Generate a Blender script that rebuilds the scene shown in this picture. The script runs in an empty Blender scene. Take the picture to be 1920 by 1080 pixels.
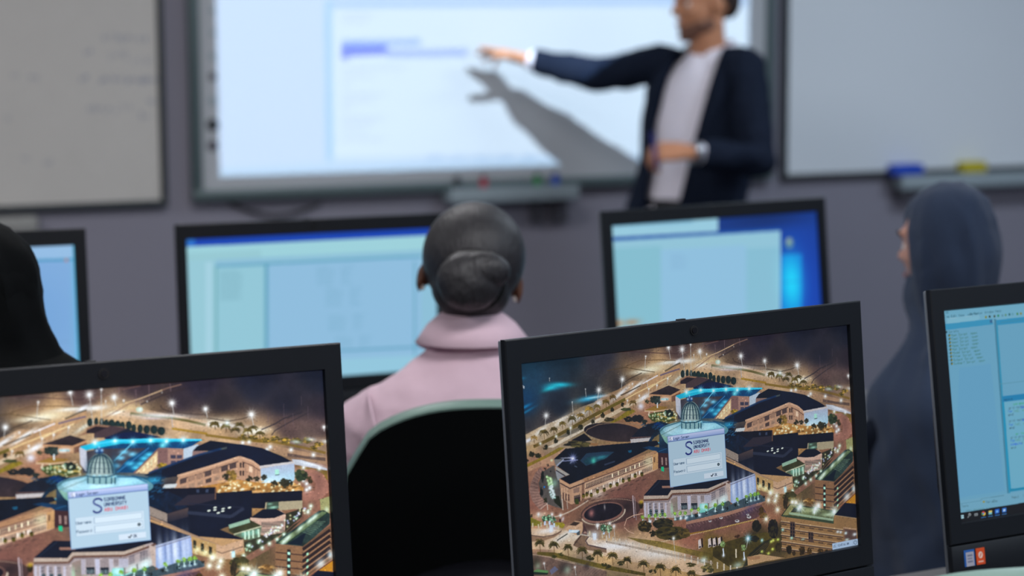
import bpy, bmesh, math, random
import numpy as np
from mathutils import Vector, Matrix, Euler

# ---------------------------------------------------------------- camera, light, exposure
sc = bpy.context.scene
COL = sc.collection
CAM_H = 1.60
cam_d = bpy.data.cameras.new('camera'); cam = bpy.data.objects.new('camera', cam_d); COL.objects.link(cam)
F_PX, PITCH, ROLL = 4000.0, math.radians(7.75), math.radians(-.272)
cam.location = (0, 0, CAM_H)
cam.rotation_euler = (Matrix.Rotation(math.pi/2-PITCH, 3, 'X') @ Matrix.Rotation(ROLL, 3, 'Z')).to_euler()
cam_d.sensor_width = 36; cam_d.lens = F_PX/1920*36; cam_d.clip_start = .05
cam_d.dof.use_dof = True; cam_d.dof.focus_distance = 2.72; cam_d.dof.aperture_fstop = 3.1
sc.camera = cam
world = bpy.data.worlds.new('world'); sc.world = world; world.use_nodes = True
world.node_tree.nodes['Background'].inputs[0].default_value = (.5, .55, .62, 1); world.node_tree.nodes['Background'].inputs[1].default_value = .3
sc.view_settings.view_transform = 'Standard'; sc.view_settings.look = 'None'; sc.view_settings.exposure = 0; sc.view_settings.gamma = 1
try: sc.view_settings.use_curve_mapping = False
except Exception: pass

YAW = math.radians(21.0)
AX = Vector((math.cos(YAW), math.sin(YAW), 0)); IN = Vector((-math.sin(YAW), math.cos(YAW), 0))
WALL_Y = 6.72                                                     # front wall, in room axes
def room(X, Y, Z): return AX*X+IN*Y+Vector((0, 0, Z))
ROOM_ROT = Matrix.Rotation(YAW, 4, 'Z')

def area(name, loc, w, h, power, color):
    l = bpy.data.lights.new(name, 'AREA'); l.shape = 'RECTANGLE'; l.size = w; l.size_y = h; l.energy = power; l.color = color
    o = bpy.data.objects.new(name, l); COL.objects.link(o); o.location = loc; o.rotation_euler = (0, 0, YAW); return o
LAMP_SPOTS = [(X, Y) for X in (-1.6, 1.2, 4.0) for Y in (-.8, 2.0, 4.8)]
for i, (X, Y) in enumerate(LAMP_SPOTS):
    area('ceiling_lamp_light', room(X, Y, 2.735), 1.14, .54, {4.8: 23.5, 2.0: 31, -.8: 30}[Y]*(1.38 if X > 3 else 1.0), (.98, .97, 1.0) if X < 3 else (.78, .91, 1.06))

# the projector above the interactive board: a real beam that carries the desktop picture
PROJ = room(2.50, WALL_Y-1.53, 2.43)
# ---------------------------------------------------------------- pictures shown on the screens (drawn in code)
def uv_solver(corners):
    A = []
    for (x, y), (u, v) in zip(corners, [(0, 0), (1, 0), (1, 1), (0, 1)]):
        A.append([x, y, 1, 0, 0, 0, -u*x, -u*y, -u]); A.append([0, 0, 0, x, y, 1, -v*x, -v*y, -v])
    return np.linalg.svd(np.array(A, float))[2][-1].reshape(3, 3)

class Canvas:
    def __init__(s, w, h, views, hom=None, seed=3):
        s.w, s.h, s.views, s.hom = w, h, views, hom
        s.im = np.zeros((h, w, 3), np.float32); s.rng = np.random.default_rng(seed)
        s.noise = s.fractal()
    def fractal(s):
        out = np.zeros((s.h, s.w), np.float32)
        for n, a in ((6, .9), (14, .8), (34, .7), (90, .6), (260, .6)):
            g = s.rng.random((max(2, n*s.h//s.w)+2, n+2)).astype(np.float32)-.5
            yy = np.linspace(0, g.shape[0]-1.001, s.h); xx = np.linspace(0, g.shape[1]-1.001, s.w)
            y0 = yy.astype(int); x0 = xx.astype(int); fy = (yy-y0)[:, None]; fx = (xx-x0)[None]
            r0 = g[y0][:, x0]*(1-fx)+g[y0][:, x0+1]*fx; r1 = g[y0+1][:, x0]*(1-fx)+g[y0+1][:, x0+1]*fx
            out += (r0*(1-fy)+r1*fy)*a
        return out
    def m(s, key, pts):
        x0, y0, k = s.views[key]
        p = np.atleast_2d(np.array(pts, float))/k+np.array([x0, y0])
        if s.hom is not None:
            q = np.c_[p, np.ones(len(p))]@s.hom.T; p = q[:, :2]/q[:, 2:]
        return p*np.array([s.w, s.h])
    def box(s, x0, y0, x1, y1):
        return max(0, int(x0)), max(0, int(y0)), min(s.w, int(x1)+2), min(s.h, int(y1)+2)
    def fill(s, p, col, a=1., col2=None, tex=0., soft=0):
        X0, Y0, X1, Y1 = s.box(p[:, 0].min(), p[:, 1].min(), p[:, 0].max(), p[:, 1].max())
        if X1 <= X0 or Y1 <= Y0: return
        xs = np.arange(X0, X1)+.5; ys = np.arange(Y0, Y1)+.5
        M = np.zeros((len(ys), len(xs)), bool)
        for i in range(len(p)):
            (ax, ay), (bx, by) = p[i], p[i-1]
            if ay == by: continue
            c = (ys > min(ay, by)) & (ys <= max(ay, by))
            xi = ax+(ys-ay)*(bx-ax)/(by-ay)
            M[c] ^= xs[None] > xi[c][:, None]
        c = np.array(col, np.float32)
        if col2 is not None:
            t = ((ys-p[:, 1].min())/max(1, np.ptp(p[:, 1])))[:, None, None]; c = c*(1-t)+np.array(col2, np.float32)*t
        c = np.broadcast_to(c, M.shape+(3,))
        if tex: c = c*(1+tex*s.noise[Y0:Y1, X0:X1, None])
        v = s.im[Y0:Y1, X0:X1]; v[M] = (v*(1-a)+c*a)[M]
    def P(s, key, pts, col, a=1., col2=None, tex=0.): s.fill(s.m(key, pts), col, a, col2, tex)
    def L(s, key, pts, col, w=1.5, a=1.):
        p = s.m(key, pts)
        for i in range(len(p)-1):
            d = p[i+1]-p[i]; l = math.hypot(*d) or 1; n = np.array([-d[1], d[0]])/l*w/2
            s.fill(np.array([p[i]+n, p[i+1]+n, p[i+1]-n, p[i]-n]), col, a)
    def El(s, key, c, rx, ry, col, a=1., rot=0., tex=0., col2=None):
        t = np.linspace(0, 2*math.pi, 40)[:-1]; cr, sr = math.cos(rot), math.sin(rot)
        s.P(key, [(c[0]+rx*math.cos(q)*cr-ry*math.sin(q)*sr, c[1]+rx*math.cos(q)*sr+ry*math.sin(q)*cr) for q in t], col, a, col2, tex)
    def G(s, key, c, rx, ry, col, a=1., rot=0.):          # soft glow: screen blend, radii in view units
        p = s.m(key, [c])[0]; k = s.views[key][2]; q = s.m(key, [(c[0]+k, c[1])])[0]; sc = math.hypot(*(q-p))/k
        rx *= sc; ry *= sc; R = max(rx, ry)*2.6
        X0, Y0, X1, Y1 = s.box(p[0]-R, p[1]-R, p[0]+R, p[1]+R)
        if X1 <= X0 or Y1 <= Y0: return
        y, x = np.mgrid[Y0:Y1, X0:X1]; dx = x-p[0]; dy = y-p[1]; cr, sr = math.cos(rot), math.sin(rot)
        e = np.exp(-(((dx*cr+dy*sr)/rx)**2+((-dx*sr+dy*cr)/ry)**2))[..., None]*a
        v = s.im[Y0:Y1, X0:X1]; v[:] = 255-(255-v)*(1-e*np.array(col, np.float32)/255)
    def B(s, key, c, rx, ry, col, a=1., rot=0.):          # soft blob: normal blend
        p = s.m(key, [c])[0]; k = s.views[key][2]; q = s.m(key, [(c[0]+k, c[1])])[0]; sc = math.hypot(*(q-p))/k
        rx *= sc; ry *= sc; R = max(rx, ry)*2.6
        X0, Y0, X1, Y1 = s.box(p[0]-R, p[1]-R, p[0]+R, p[1]+R)
        if X1 <= X0 or Y1 <= Y0: return
        y, x = np.mgrid[Y0:Y1, X0:X1]; dx = x-p[0]; dy = y-p[1]; cr, sr = math.cos(rot), math.sin(rot)
        e = np.exp(-(((dx*cr+dy*sr)/rx)**2+((-dx*sr+dy*cr)/ry)**2))[..., None]*a
        v = s.im[Y0:Y1, X0:X1]; v[:] = v*(1-e)+np.array(col, np.float32)*e
    def lamp(s, key, c, foot=None, r=26, col=(255, 250, 235), pole=(205, 200, 190), a=1.):
        if foot: s.L(key, [c, foot], pole, 2.4, .85*a)
        s.G(key, c, r, r, col, .75*a); s.G(key, c, r*.35, r*.35, (255, 255, 255), a)
        for q in range(6):
            t = q*math.pi/6+.3; s.G(key, c, r*1.5, r*.13, col, .45*a, t)
    def tree(s, key, c, rx, ry, col, n=26, hi=None):
        for i in range(int(n*(2.2 if n > 50 else 1.5))):
            t = s.rng.random()*6.283; q = math.sqrt(s.rng.random())
            f = .7+.6*s.rng.random(); cc = np.array(col)*f
            if hi is not None and s.rng.random() < .3: cc = np.array(hi)*f
            r = (.22+.2*s.rng.random())*(.5 if n > 50 else .75)
            s.El(key, (c[0]+math.cos(t)*q*rx*.8, c[1]+math.sin(t)*q*ry*.8), rx*r, ry*r, cc, .85)
    def palm(s, key, c, r, col, trunk=None, tl=None):
        if trunk is not None: s.L(key, [c, (c[0]+r*.1, c[1]+(tl or r*1.6))], trunk, 3, .9)
        for i in range(13):
            t = math.pi*(-.5)+(i-6)*.34; L = r*(.8+.35*s.rng.random())
            x1 = c[0]+math.cos(t)*L*.6; y1 = c[1]+math.sin(t)*L*.6-r*.1
            x2 = c[0]+math.cos(t)*L; y2 = c[1]+math.sin(t)*L+r*.3
            f = .65+.7*s.rng.random(); s.L(key, [c, (x1, y1), (x2, y2)], np.array(col)*f, 3.2, .9)
    def grid(s, key, q, nu, nv, fu, fv, col, a=1., vary=.2, alt=None, pa=0.):   # cells in a quad TL,TR,BR,BL
        q = np.array(q, float)
        def at(u, v): return (q[0]*(1-u)+q[1]*u)*(1-v)+(q[3]*(1-u)+q[2]*u)*v
        for i in range(nu):
            for j in range(nv):
                u0 = (i+.5-fu/2)/nu; u1 = (i+.5+fu/2)/nu; v0 = (j+.5-fv/2)/nv; v1 = (j+.5+fv/2)/nv
                c = alt if (alt is not None and s.rng.random() < pa) else col
                s.P(key, [at(u0, v0), at(u1, v0), at(u1, v1), at(u0, v1)], np.array(c)*(1+vary*(s.rng.random()-.5)), a)
    def blur(s, n=1):
        for _ in range(n):
            p = np.pad(s.im, ((1, 1), (1, 1), (0, 0)), 'edge')
            s.im = (p[:-2, 1:-1]+p[2:, 1:-1]+p[1:-1, :-2]+p[1:-1, 2:]+4*p[1:-1, 1:-1])/8
    def text(s, key, p0, txt, h, col, w=1.6, dx=(1, 0), dy=(0, 1), a=1., adv=.78):
        # stroke lettering; p0 = top-left, h = cap height in view units, dx/dy = unit vectors of the baseline and of down
        x = 0.
        for ch in txt:
            for st in STROKES.get(ch, STROKES.get(ch.upper(), ())):
                s.L(key, [(p0[0]+(x+px*.55)*h*dx[0]+py*h*dy[0], p0[1]+(x+px*.55)*h*dx[1]+py*h*dy[1]) for px, py in st], col, w, a)
            x += adv if ch not in 'iIl:.' else adv*.55
_O = [(0, .25), (.25, 0), (.75, 0), (1, .25), (1, .75), (.75, 1), (.25, 1), (0, .75), (0, .25)]
_o = [(0, .6), (.5, .38), (1, .6), (1, .85), (.5, 1), (0, .85), (0, .6)]
STROKES = {'S': [[(1, .12), (.7, 0), (.2, 0), (0, .22), (.2, .47), (.8, .53), (1, .78), (.8, 1), (.25, 1), (0, .88)]], 'O': [_O], '0': [_O],
 'R': [[(0, 1), (0, 0), (.7, 0), (1, .15), (1, .38), (.7, .52), (0, .52)], [(.5, .52), (1, 1)]], 'B': [[(0, 0), (.7, 0), (.95, .22), (.7, .48), (0, .48)], [(.7, .48), (1, .74), (.7, 1), (0, 1), (0, 0)]],
 'N': [[(0, 1), (0, 0), (1, 1), (1, 0)]], 'E': [[(1, 0), (0, 0), (0, 1), (1, 1)], [(0, .5), (.8, .5)]], 'U': [[(0, 0), (0, .8), (.3, 1), (.7, 1), (1, .8), (1, 0)]],
 'I': [[(.2, 0), (.2, 1)]], 'V': [[(0, 0), (.5, 1), (1, 0)]], 'T': [[(0, 0), (1, 0)], [(.5, 0), (.5, 1)]], 'Y': [[(0, 0), (.5, .5), (1, 0)], [(.5, .5), (.5, 1)]],
 'A': [[(0, 1), (.5, 0), (1, 1)], [(.2, .65), (.8, .65)]], 'D': [[(0, 0), (0, 1), (.6, 1), (1, .7), (1, .3), (.6, 0), (0, 0)]], 'H': [[(0, 0), (0, 1)], [(1, 0), (1, 1)], [(0, .5), (1, .5)]],
 'L': [[(0, 0), (0, 1), (.9, 1)]], 'K': [[(0, 0), (0, 1)], [(1, 0), (0, .55), (1, 1)]], 'P': [[(0, 1), (0, 0), (.8, 0), (1, .25), (.8, .5), (0, .5)]], 'M': [[(0, 1), (0, 0), (.5, .6), (1, 0), (1, 1)]],
 'o': [_o], 'g': [_o, [(1, .45), (1, 1.15), (.5, 1.3), (.1, 1.2)]], 'i': [[(.2, .4), (.2, 1)], [(.2, .1), (.2, .2)]], 'n': [[(0, 1), (0, .4)], [(0, .55), (.5, .38), (.9, .55), (.9, 1)]],
 'c': [[(1, .5), (.5, .38), (0, .6), (0, .85), (.5, 1), (1, .9)]], 'r': [[(0, 1), (0, .4)], [(0, .6), (.7, .4)]], 'e': [[(0, .7), (1, .7), (1, .5), (.5, .38), (0, .6), (0, .85), (.5, 1), (1, .92)]],
 's': [[(.9, .45), (.2, .42), (.1, .65), (.9, .75), (.8, 1), (0, .95)]], 'a': [[(.1, .45), (.8, .4), (1, .6), (1, 1), (.2, 1), (0, .82), (.3, .7), (1, .7)]], 'm': [[(0, 1), (0, .4), (.4, .4), (.5, .5), (.5, 1)], [(.5, .5), (.9, .4), (1, .5), (1, 1)]],
 'w': [[(0, .4), (.25, 1), (.5, .5), (.75, 1), (1, .4)]], 'd': [_o, [(1, 0), (1, 1)]], ':': [[(.2, .45), (.2, .58)], [(.2, .88), (.2, 1)]], '4': [[(.8, 1), (.8, 0), (0, .7), (1, .7)]], '7': [[(0, 0), (1, 0), (.4, 1)]],
 '1': [[(.2, .2), (.5, 0), (.5, 1)]], '6': [[(.9, 0), (.2, .4), (0, .75), (.4, 1), (.9, .85), (.9, .6), (.5, .48), (0, .7)]], 't': [[(.4, .1), (.4, .9), (.8, 1)], [(0, .4), (.8, .4)]], 'f': [[(.9, 0), (.4, .1), (.4, 1)], [(0, .4), (.8, .4)]],
 'p': [_o, [(0, .4), (0, 1.3)]], 'l': [[(.2, 0), (.2, 1)]], 'u': [[(0, .4), (0, .9), (.4, 1), (1, .85), (1, .4)]], 'x': [[(0, .4), (1, 1)], [(1, .4), (0, 1)]], '(': [[(.7, 0), (.3, .5), (.7, 1)]], ')': [[(.3, 0), (.7, .5), (.3, 1)]], ',': [[(.3, .9), (.1, 1.2)]], '=': [[(0, .45), (1, .45)], [(0, .75), (1, .75)]], 'F': [[(1, 0), (0, 0), (0, 1)], [(0, .5), (.8, .5)]], 'W': [[(0, 0), (.25, 1), (.5, .4), (.75, 1), (1, 0)]]}

def wallpaper():
    V = {'T': (0, 0, 1), 'z': (960, 560, 2.077), 'a': (970, 610, 9), 'b': (1120, 610, 9), 'c': (970, 720, 9), 'd': (1120, 720, 9), 'e': (1360, 720, 9), 'f': (1480, 720, 9),
         'g': (1360, 820, 10.286), 'h': (1200, 900, 9), 'i': (1280, 600, 9), 'j': (1440, 600, 9), 'k': (980, 840, 9), 'l': (1110, 840, 9), 'm': (980, 960, 9), 'n': (1340, 920, 9),
         'o': (1470, 830, 9), 'p': (1470, 920, 9), 'q': (1240, 730, 5.686), 'r': (970, 830, 4.32), 's': (1290, 830, 4.32), 't': (970, 610, 4.5), 'w': (1290, 600, 4.5)}
    c = Canvas(1600, 900, V, uv_solver([(979, 684), (1590, 610.5), (1612, 1020), (1003, 1144)]))
    # --- broad ground tones
    ctl = [(985, 690, 24, 48, 60), (1060, 680, 22, 40, 50), (1130, 672, 44, 44, 52), (1200, 665, 62, 50, 48), (1270, 655, 70, 52, 50), (1350, 645, 60, 46, 50), (1430, 635, 38, 32, 44), (1500, 630, 24, 26, 38), (1590, 618, 20, 24, 36),
           (985, 760, 10, 40, 62), (1050, 760, 24, 34, 46), (1110, 745, 34, 40, 46), (1160, 720, 58, 50, 44), (1190, 700, 100, 78, 54), (1240, 690, 170, 130, 88), (990, 800, 40, 40, 44), (1030, 790, 44, 40, 42),
           (1400, 665, 44, 34, 40), (1380, 680, 90, 68, 50), (1460, 670, 36, 30, 34), (1540, 670, 24, 24, 34), (1590, 680, 34, 28, 34), (1460, 695, 96, 74, 50), (1540, 700, 70, 52, 48), (1590, 705, 70, 54, 50),
           (1340, 690, 200, 160, 110), (1400, 705, 190, 155, 115), (1300, 700, 205, 165, 115), (1450, 715, 190, 150, 105), (1520, 725, 170, 135, 90), (1590, 735, 150, 120, 90), (1600, 770, 150, 105, 80), (1590, 800, 130, 84, 62),
           (990, 830, 190, 155, 105), (1040, 810, 200, 170, 130), (1090, 790, 170, 145, 105), (1150, 760, 205, 170, 120), (1200, 735, 200, 160, 115), (1250, 705, 190, 160, 120), (1170, 800, 150, 105, 70), (1220, 770, 190, 130, 95), (1240, 800, 110, 90, 50),
           (1000, 880, 180, 125, 95), (1010, 930, 150, 95, 75), (1060, 960, 130, 88, 65), (1100, 1000, 90, 62, 50), (1200, 920, 130, 85, 68), (1180, 950, 115, 72, 60), (1230, 940, 140, 95, 70), (1000, 1000, 190, 140, 100), (1060, 1020, 215, 180, 130), (1130, 1040, 205, 165, 110), (1200, 1030, 200, 160, 115), (1260, 1060, 190, 150, 95), (1020, 1060, 150, 115, 90), (1100, 1075, 110, 100, 85),
           (1000, 1130, 90, 85, 75), (1150, 1100, 120, 100, 70), (1300, 1000, 150, 95, 72), (1400, 970, 160, 105, 80), (1350, 985, 150, 100, 75), (1450, 960, 150, 100, 70), (1420, 1010, 60, 50, 24), (1360, 1050, 140, 115, 60), (1340, 1020, 110, 90, 30), (1470, 1000, 60, 52, 26), (1480, 930, 130, 95, 55), (1500, 900, 90, 75, 45), (1540, 880, 150, 105, 75), (1590, 850, 150, 100, 75), (1560, 1000, 140, 100, 60), (1500, 1050, 120, 90, 50),
           (1470, 800, 180, 130, 75), (1520, 810, 190, 140, 80), (1570, 850, 140, 95, 70), (1300, 830, 20, 50, 70), (1400, 850, 20, 26, 40)]
    K = np.array(ctl, float); pc = c.m('T', K[:, :2]); y, x = np.mgrid[0:c.h:8, 0:c.w:8]; num = np.zeros(x.shape+(3,)); den = np.zeros(x.shape)
    for (px, py), col in zip(pc, K[:, 2:]):
        w = 1/(((x-px)**2+(y-py)**2)/900+1)**2.2; num += w[..., None]*col; den += w
    g = (num/den[..., None]).astype(np.float32); g = np.repeat(np.repeat(g, 8, 0), 8, 1)[:c.h, :c.w]
    c.im = g; c.blur(6); c.im = c.im*(1+.22*c.noise[..., None])
    # --- desert at the top: dunes, roads and pools of light
    for k_, p_, r1, r2, cl, al, ro in [('a', (760, 1010), 190, 34, (0, 190, 215), .95, .1), ('a', (610, 1060), 150, 40, (0, 150, 190), .8, .1), ('c', (560, 90), 110, 30, (0, 190, 190), .7, -.2), ('c', (1230, 255), 210, 38, (30, 170, 215), .95, -.05), ('c', (1330, 232), 120, 12, (190, 235, 245), .7, 0), ('c', (170, 390), 90, 22, (0, 120, 185), .8, -.3), ('c', (190, 470), 130, 18, (0, 110, 160), .7, -.35), ('a', (110, 905), 60, 22, (0, 90, 125), .6, 0), ('a', (300, 900), 420, 200, (0, 40, 70), .5, 0), ('c', (200, 250), 300, 160, (0, 45, 80), .5, 0)]:
        c.G(k_, p_, r1, r2, cl, al, ro)
    for k_, p_, r1, r2, cl, al in [('b', (950, 740), 230, 50, (255, 225, 160), .85), ('b', (780, 790), 200, 34, (255, 240, 200), .75), ('b', (1250, 630), 220, 26, (255, 250, 225), .8), ('b', (900, 640), 420, 130, (200, 130, 60), .45), ('i', (370, 770), 120, 30, (255, 245, 215), .95), ('i', (90, 700), 160, 30, (255, 252, 235), .9), ('i', (560, 700), 260, 110, (220, 170, 100), .45), ('j', (60, 890), 260, 50, (255, 240, 205), .7), ('j', (560, 1010), 160, 40, (255, 245, 215), .9), ('j', (420, 900), 420, 110, (190, 130, 80), .4), ('j', (1200, 880), 260, 90, (120, 80, 60), .3)]:
        c.G(k_, p_, r1, r2, cl, al)
    for k_, pts, cl, w in [('b', [(200, 770), (420, 735), (520, 715), (690, 750), (1010, 795)], (80, 60, 30), 3), ('b', [(790, 810), (640, 880), (500, 960), (300, 1060)], (60, 46, 34), 4), ('b', [(520, 700), (760, 600), (1100, 590), (1360, 600)], (100, 72, 40), 3), ('b', [(0, 480), (600, 452), (1150, 480), (1440, 490)], (70, 46, 44), 3),
                           ('i', [(200, 860), (560, 590), (700, 520), (960, 390), (1130, 330)], (150, 112, 90), 4), ('i', [(0, 590), (280, 490), (420, 420), (640, 360)], (120, 84, 70), 3), ('i', [(640, 640), (900, 500), (1180, 380)], (50, 38, 38), 5), ('i', [(250, 740), (420, 640), (650, 545), (900, 420)], (225, 190, 140), 4), ('i', [(880, 640), (900, 700), (1000, 740), (1200, 770), (1430, 780)], (60, 45, 36), 4),
                           ('j', [(640, 990), (800, 900), (900, 820), (1120, 720)], (40, 34, 38), 5), ('j', [(760, 1070), (800, 1000), (960, 880), (1200, 720)], (46, 38, 40), 4), ('j', [(0, 830), (250, 870), (420, 830), (520, 780)], (66, 50, 36), 4)]:
        c.L(k_, pts, cl, w, .75)
    # --- left boulevard
    c.P('c', [(140, 880), (400, 740), (620, 650), (900, 520), (1100, 400), (1440, 280), (1440, 470), (1100, 650), (600, 910), (140, 1080)], (196, 168, 130), .9, tex=.3)
    c.P('b', [(400, 1080), (640, 940), (900, 960), (1180, 790), (1440, 640), (1440, 760), (1180, 950), (1050, 1080)], (176, 134, 92), .8, tex=.2)
    c.P('d', [(0, 300), (200, 180), (440, 80), (640, 0), (1100, 0), (900, 180), (600, 330), (300, 520), (0, 640)], (178, 136, 92), .95, tex=.2)
    c.P('d', [(0, 620), (300, 470), (620, 300), (900, 170), (920, 220), (600, 380), (330, 530), (0, 700)], (226, 200, 165), .8)
    c.L('d', [(0, 560), (310, 380), (640, 190), (1010, 0)], (236, 200, 140), 5); c.L('b', [(900, 1080), (1080, 960), (1290, 850)], (236, 205, 150), 5)
    c.L('d', [(0, 530), (300, 370), (510, 260)], (104, 86, 22), 12); c.L('c', [(500, 980), (720, 870), (1000, 720), (1440, 470)], (100, 80, 26), 13); c.L('c', [(300, 1070), (520, 970)], (110, 86, 30), 12)
    c.P('c', [(520, 1080), (760, 960), (900, 870), (1200, 700), (1440, 560), (1440, 600), (1180, 780), (860, 960), (640, 1080)], (232, 214, 188), .85)
    c.P('c', [(700, 920), (960, 780), (1100, 740), (1080, 800), (860, 900)], (104, 96, 80), .8)
    for k_, p_, r1, r2, cl, al, ro in [('c', (210, 960), 90, 26, (225, 235, 255), .9, -.3), ('c', (420, 800), 150, 34, (255, 245, 225), .8, -.5), ('c', (760, 640), 160, 44, (255, 240, 220), .7, -.5), ('c', (1060, 560), 190, 36, (225, 240, 255), .8, -.4), ('c', (1410, 330), 70, 50, (235, 245, 255), .8, -.4), ('d', (420, 170), 200, 30, (240, 250, 255), .85, -.5), ('d', (660, 80), 160, 24, (240, 250, 255), .8, -.5), ('d', (120, 210), 120, 20, (170, 210, 235), .6, 0), ('d', (820, 230), 100, 34, (225, 240, 255), .85, -.5), ('b', (700, 1040), 130, 22, (255, 250, 230), .8, -.5), ('b', (1390, 620), 80, 22, (245, 250, 255), .8, -.5), ('b', (1400, 900), 110, 22, (225, 250, 225), .7, -.5)]:
        c.G(k_, p_, r1, r2, cl, al, ro)
    c.L('d', [(430, 200), (560, 140), (770, 30)], (64, 50, 32), 5, .8); c.L('b', [(1180, 780), (1350, 680), (1440, 640)], (70, 60, 40), 6, .7); c.L('b', [(800, 990), (1060, 850)], (245, 235, 235), 5, .9); c.L('b', [(1100, 850), (1300, 780), (1430, 740)], (96, 84, 110), 6, .8)
    for i in range(9): c.El('c', (640+i*40, 650-i*14), 18, 9, (250, 240, 225), .8)
    # --- right boulevard
    c.P('i', [(470, 730), (620, 690), (900, 760), (1440, 870), (1440, 1020), (1000, 990), (700, 940), (240, 860), (330, 800)], (206, 166, 124), .75, tex=.15)
    c.P('e', [(640, 0), (1440, 130), (1440, 190), (1100, 130), (700, 80)], (186, 150, 110), .9, tex=.15)
    c.P('f', [(0, 60), (380, 130), (800, 230), (1050, 300), (1060, 420), (700, 320), (560, 300), (350, 200), (0, 110)], (168, 130, 96), .9, tex=.15)
    c.L('i', [(520, 770), (700, 800), (1000, 830), (1200, 870), (1420, 930)], (90, 80, 30), 9, .9); c.L('i', [(1020, 990), (1440, 1060)], (160, 120, 20), 8, .8)
    c.G('i', (860, 800), 330, 30, (240, 245, 250), .75, .12); c.G('j', (200, 930), 260, 26, (240, 250, 250), .7, .15); c.G('i', (780, 845), 140, 12, (130, 140, 210), .5, .1)
    c.L('e', [(700, 0), (1100, 60), (1440, 90)], (120, 92, 20), 9, .8); c.L('f', [(0, 30), (400, 80), (800, 170), (1040, 240)], (120, 90, 20), 9, .7)
    for x_, y_ in [(400, 950), (560, 990), (100, 940), (350, 1020)]: c.palm('j', (x_-20, y_-20), 60, (74, 62, 24))
    for x_, y_ in [(90, 920), (220, 950), (480, 1010), (620, 1050)]: c.palm('j', (x_, y_), 60, (90, 74, 26), (80, 60, 30), 80)
    for x_, y_, r_ in [(80, 20, 60), (330, 60, 60), (560, 60, 80), (700, 70, 80), (820, 60, 70), (960, 110, 60), (900, 160, 50), (180, 30, 60), (440, 40, 60)]: c.tree('f', (x_, y_), r_, r_*.7, (84, 70, 22), 18, (180, 140, 50))
    for x_, y_ in [(600, 80), (770, 40), (960, 70)]: c.G('f', (x_+90, y_), 60, 20, (220, 240, 235), .7, .2)
    c.P('f', [(590, 250), (800, 290), (1040, 310), (1040, 360), (800, 330), (590, 300)], (80, 62, 54), .8)
    c.P('f', [(640, 340), (760, 350), (1060, 470), (1060, 500), (740, 430), (680, 420)], (196, 205, 215), .85); c.G('f', (880, 410), 150, 20, (220, 235, 250), .8, .3)
    c.P('f', [(690, 440), (1060, 500), (1070, 640), (920, 560), (760, 480)], (120, 96, 30), .85, tex=.3)
    c.P('f', [(760, 490), (900, 480), (1020, 560), (1080, 700), (1080, 820), (960, 970), (780, 960), (780, 830), (920, 800), (930, 700), (880, 620), (790, 560)], (166, 112, 92), .9, tex=.2)
    c.B('f', (960, 640), 60, 120, (110, 72, 60), .6)
    for x_, y_ in [(60, 105), (135, 92), (385, 160), (345, 205), (632, 200), (780, 460), (700, 560), (780, 650), (820, 700), (855, 760), (895, 270), (965, 470), (820, 790)]: c.lamp('f', (x_, y_), None, 24, (225, 250, 245), a=.9)
    c.tree('f', (750, 580), 90, 90, (40, 52, 30), 36, (90, 90, 50)); c.tree('f', (860, 640), 40, 60, (60, 50, 26), 12)
    # --- trees on the far side and round hedge
    for x_, w_, y_ in [(38, 34, 915), (115, 26, 905), (180, 28, 915), (235, 30, 930), (300, 40, 930), (370, 36, 945), (430, 30, 960), (505, 36, 950), (565, 28, 995), (640, 32, 1000), (718, 38, 1010), (805, 42, 1010), (893, 46, 1030)]:
        c.El('i', (x_, y_), w_, 64, (18, 34, 30), .97, tex=.4); c.B('i', (x_+w_*.3, y_), w_*.5, 40, (26, 60, 58), .5)
    # --- lamps in the desert and along the roads
    for k_, p_, ft, r_ in [('i', (28, 500), (80, 960), 44), ('i', (325, 535), (350, 665), 38), ('i', (172, 415), (180, 950), 16), ('i', (1015, 610), (1045, 800), 40), ('i', (1415, 690), (1440, 820), 34), ('j', (518, 765), (548, 930), 42), ('j', (1375, 935), (1380, 1000), 22), ('b', (1240, 378), (1275, 580), 34), ('b', (855, 530), (840, 760), 14), ('b', (460, 915), (445, 1080), 40), ('d', (62, 105), (42, 290), 42), ('c', (518, 540), (500, 715), 44), ('c', (1185, 90), (1198, 230), 8), ('c', (960, 310), (980, 560), 8), ('b', (1225, 900), (1218, 1000), 14), ('b', (630, 990), (636, 1040), 12), ('b', (875, 945), (890, 1080), 12), ('d', (905, 85), (905, 220), 12), ('d', (1045, 25), (1040, 90), 16), ('d', (745, 200), (750, 260), 14), ('d', (545, 280), (535, 360), 14), ('a', (578, 900), (582, 960), 7), ('c', (930, 745), (930, 870), 26), ('c', (685, 890), None, 24), ('c', (415, 1015), None, 22), ('i', (440, 580), (445, 630), 12), ('i', (225, 590), (232, 690), 8), ('i', (720, 590), None, 8), ('i', (895, 455), None, 6)]:
        c.lamp(k_, p_, ft, r_)
    for x_, y0_, y1_ in [(382, 385, 540), (585, 420, 660), (740, 340, 570), (993, 320, 440), (635, 560, 650)]: c.L('i', [(x_, y0_), (x_+8, y1_)], (150, 120, 120), 2, .6)
    for x_, y0_, y1_ in [(716, 730, 900), (900, 600, 800), (1010, 740, 920), (918, 830, 960), (1185, 630, 820), (1105, 480, 620)]: c.L('j', [(x_, y0_), (x_+4, y1_)], (96, 78, 84), 2, .55)
    c.L('i', [(1015, 800), (1030, 980)], (150, 170, 200), 2, .7); c.El('i', (630, 715), 42, 38, (190, 215, 190), .85); c.G('i', (640, 710), 26, 24, (220, 255, 240), .7); c.lamp('j', (232, 895), None, 30, (200, 250, 235), a=.8)
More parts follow.
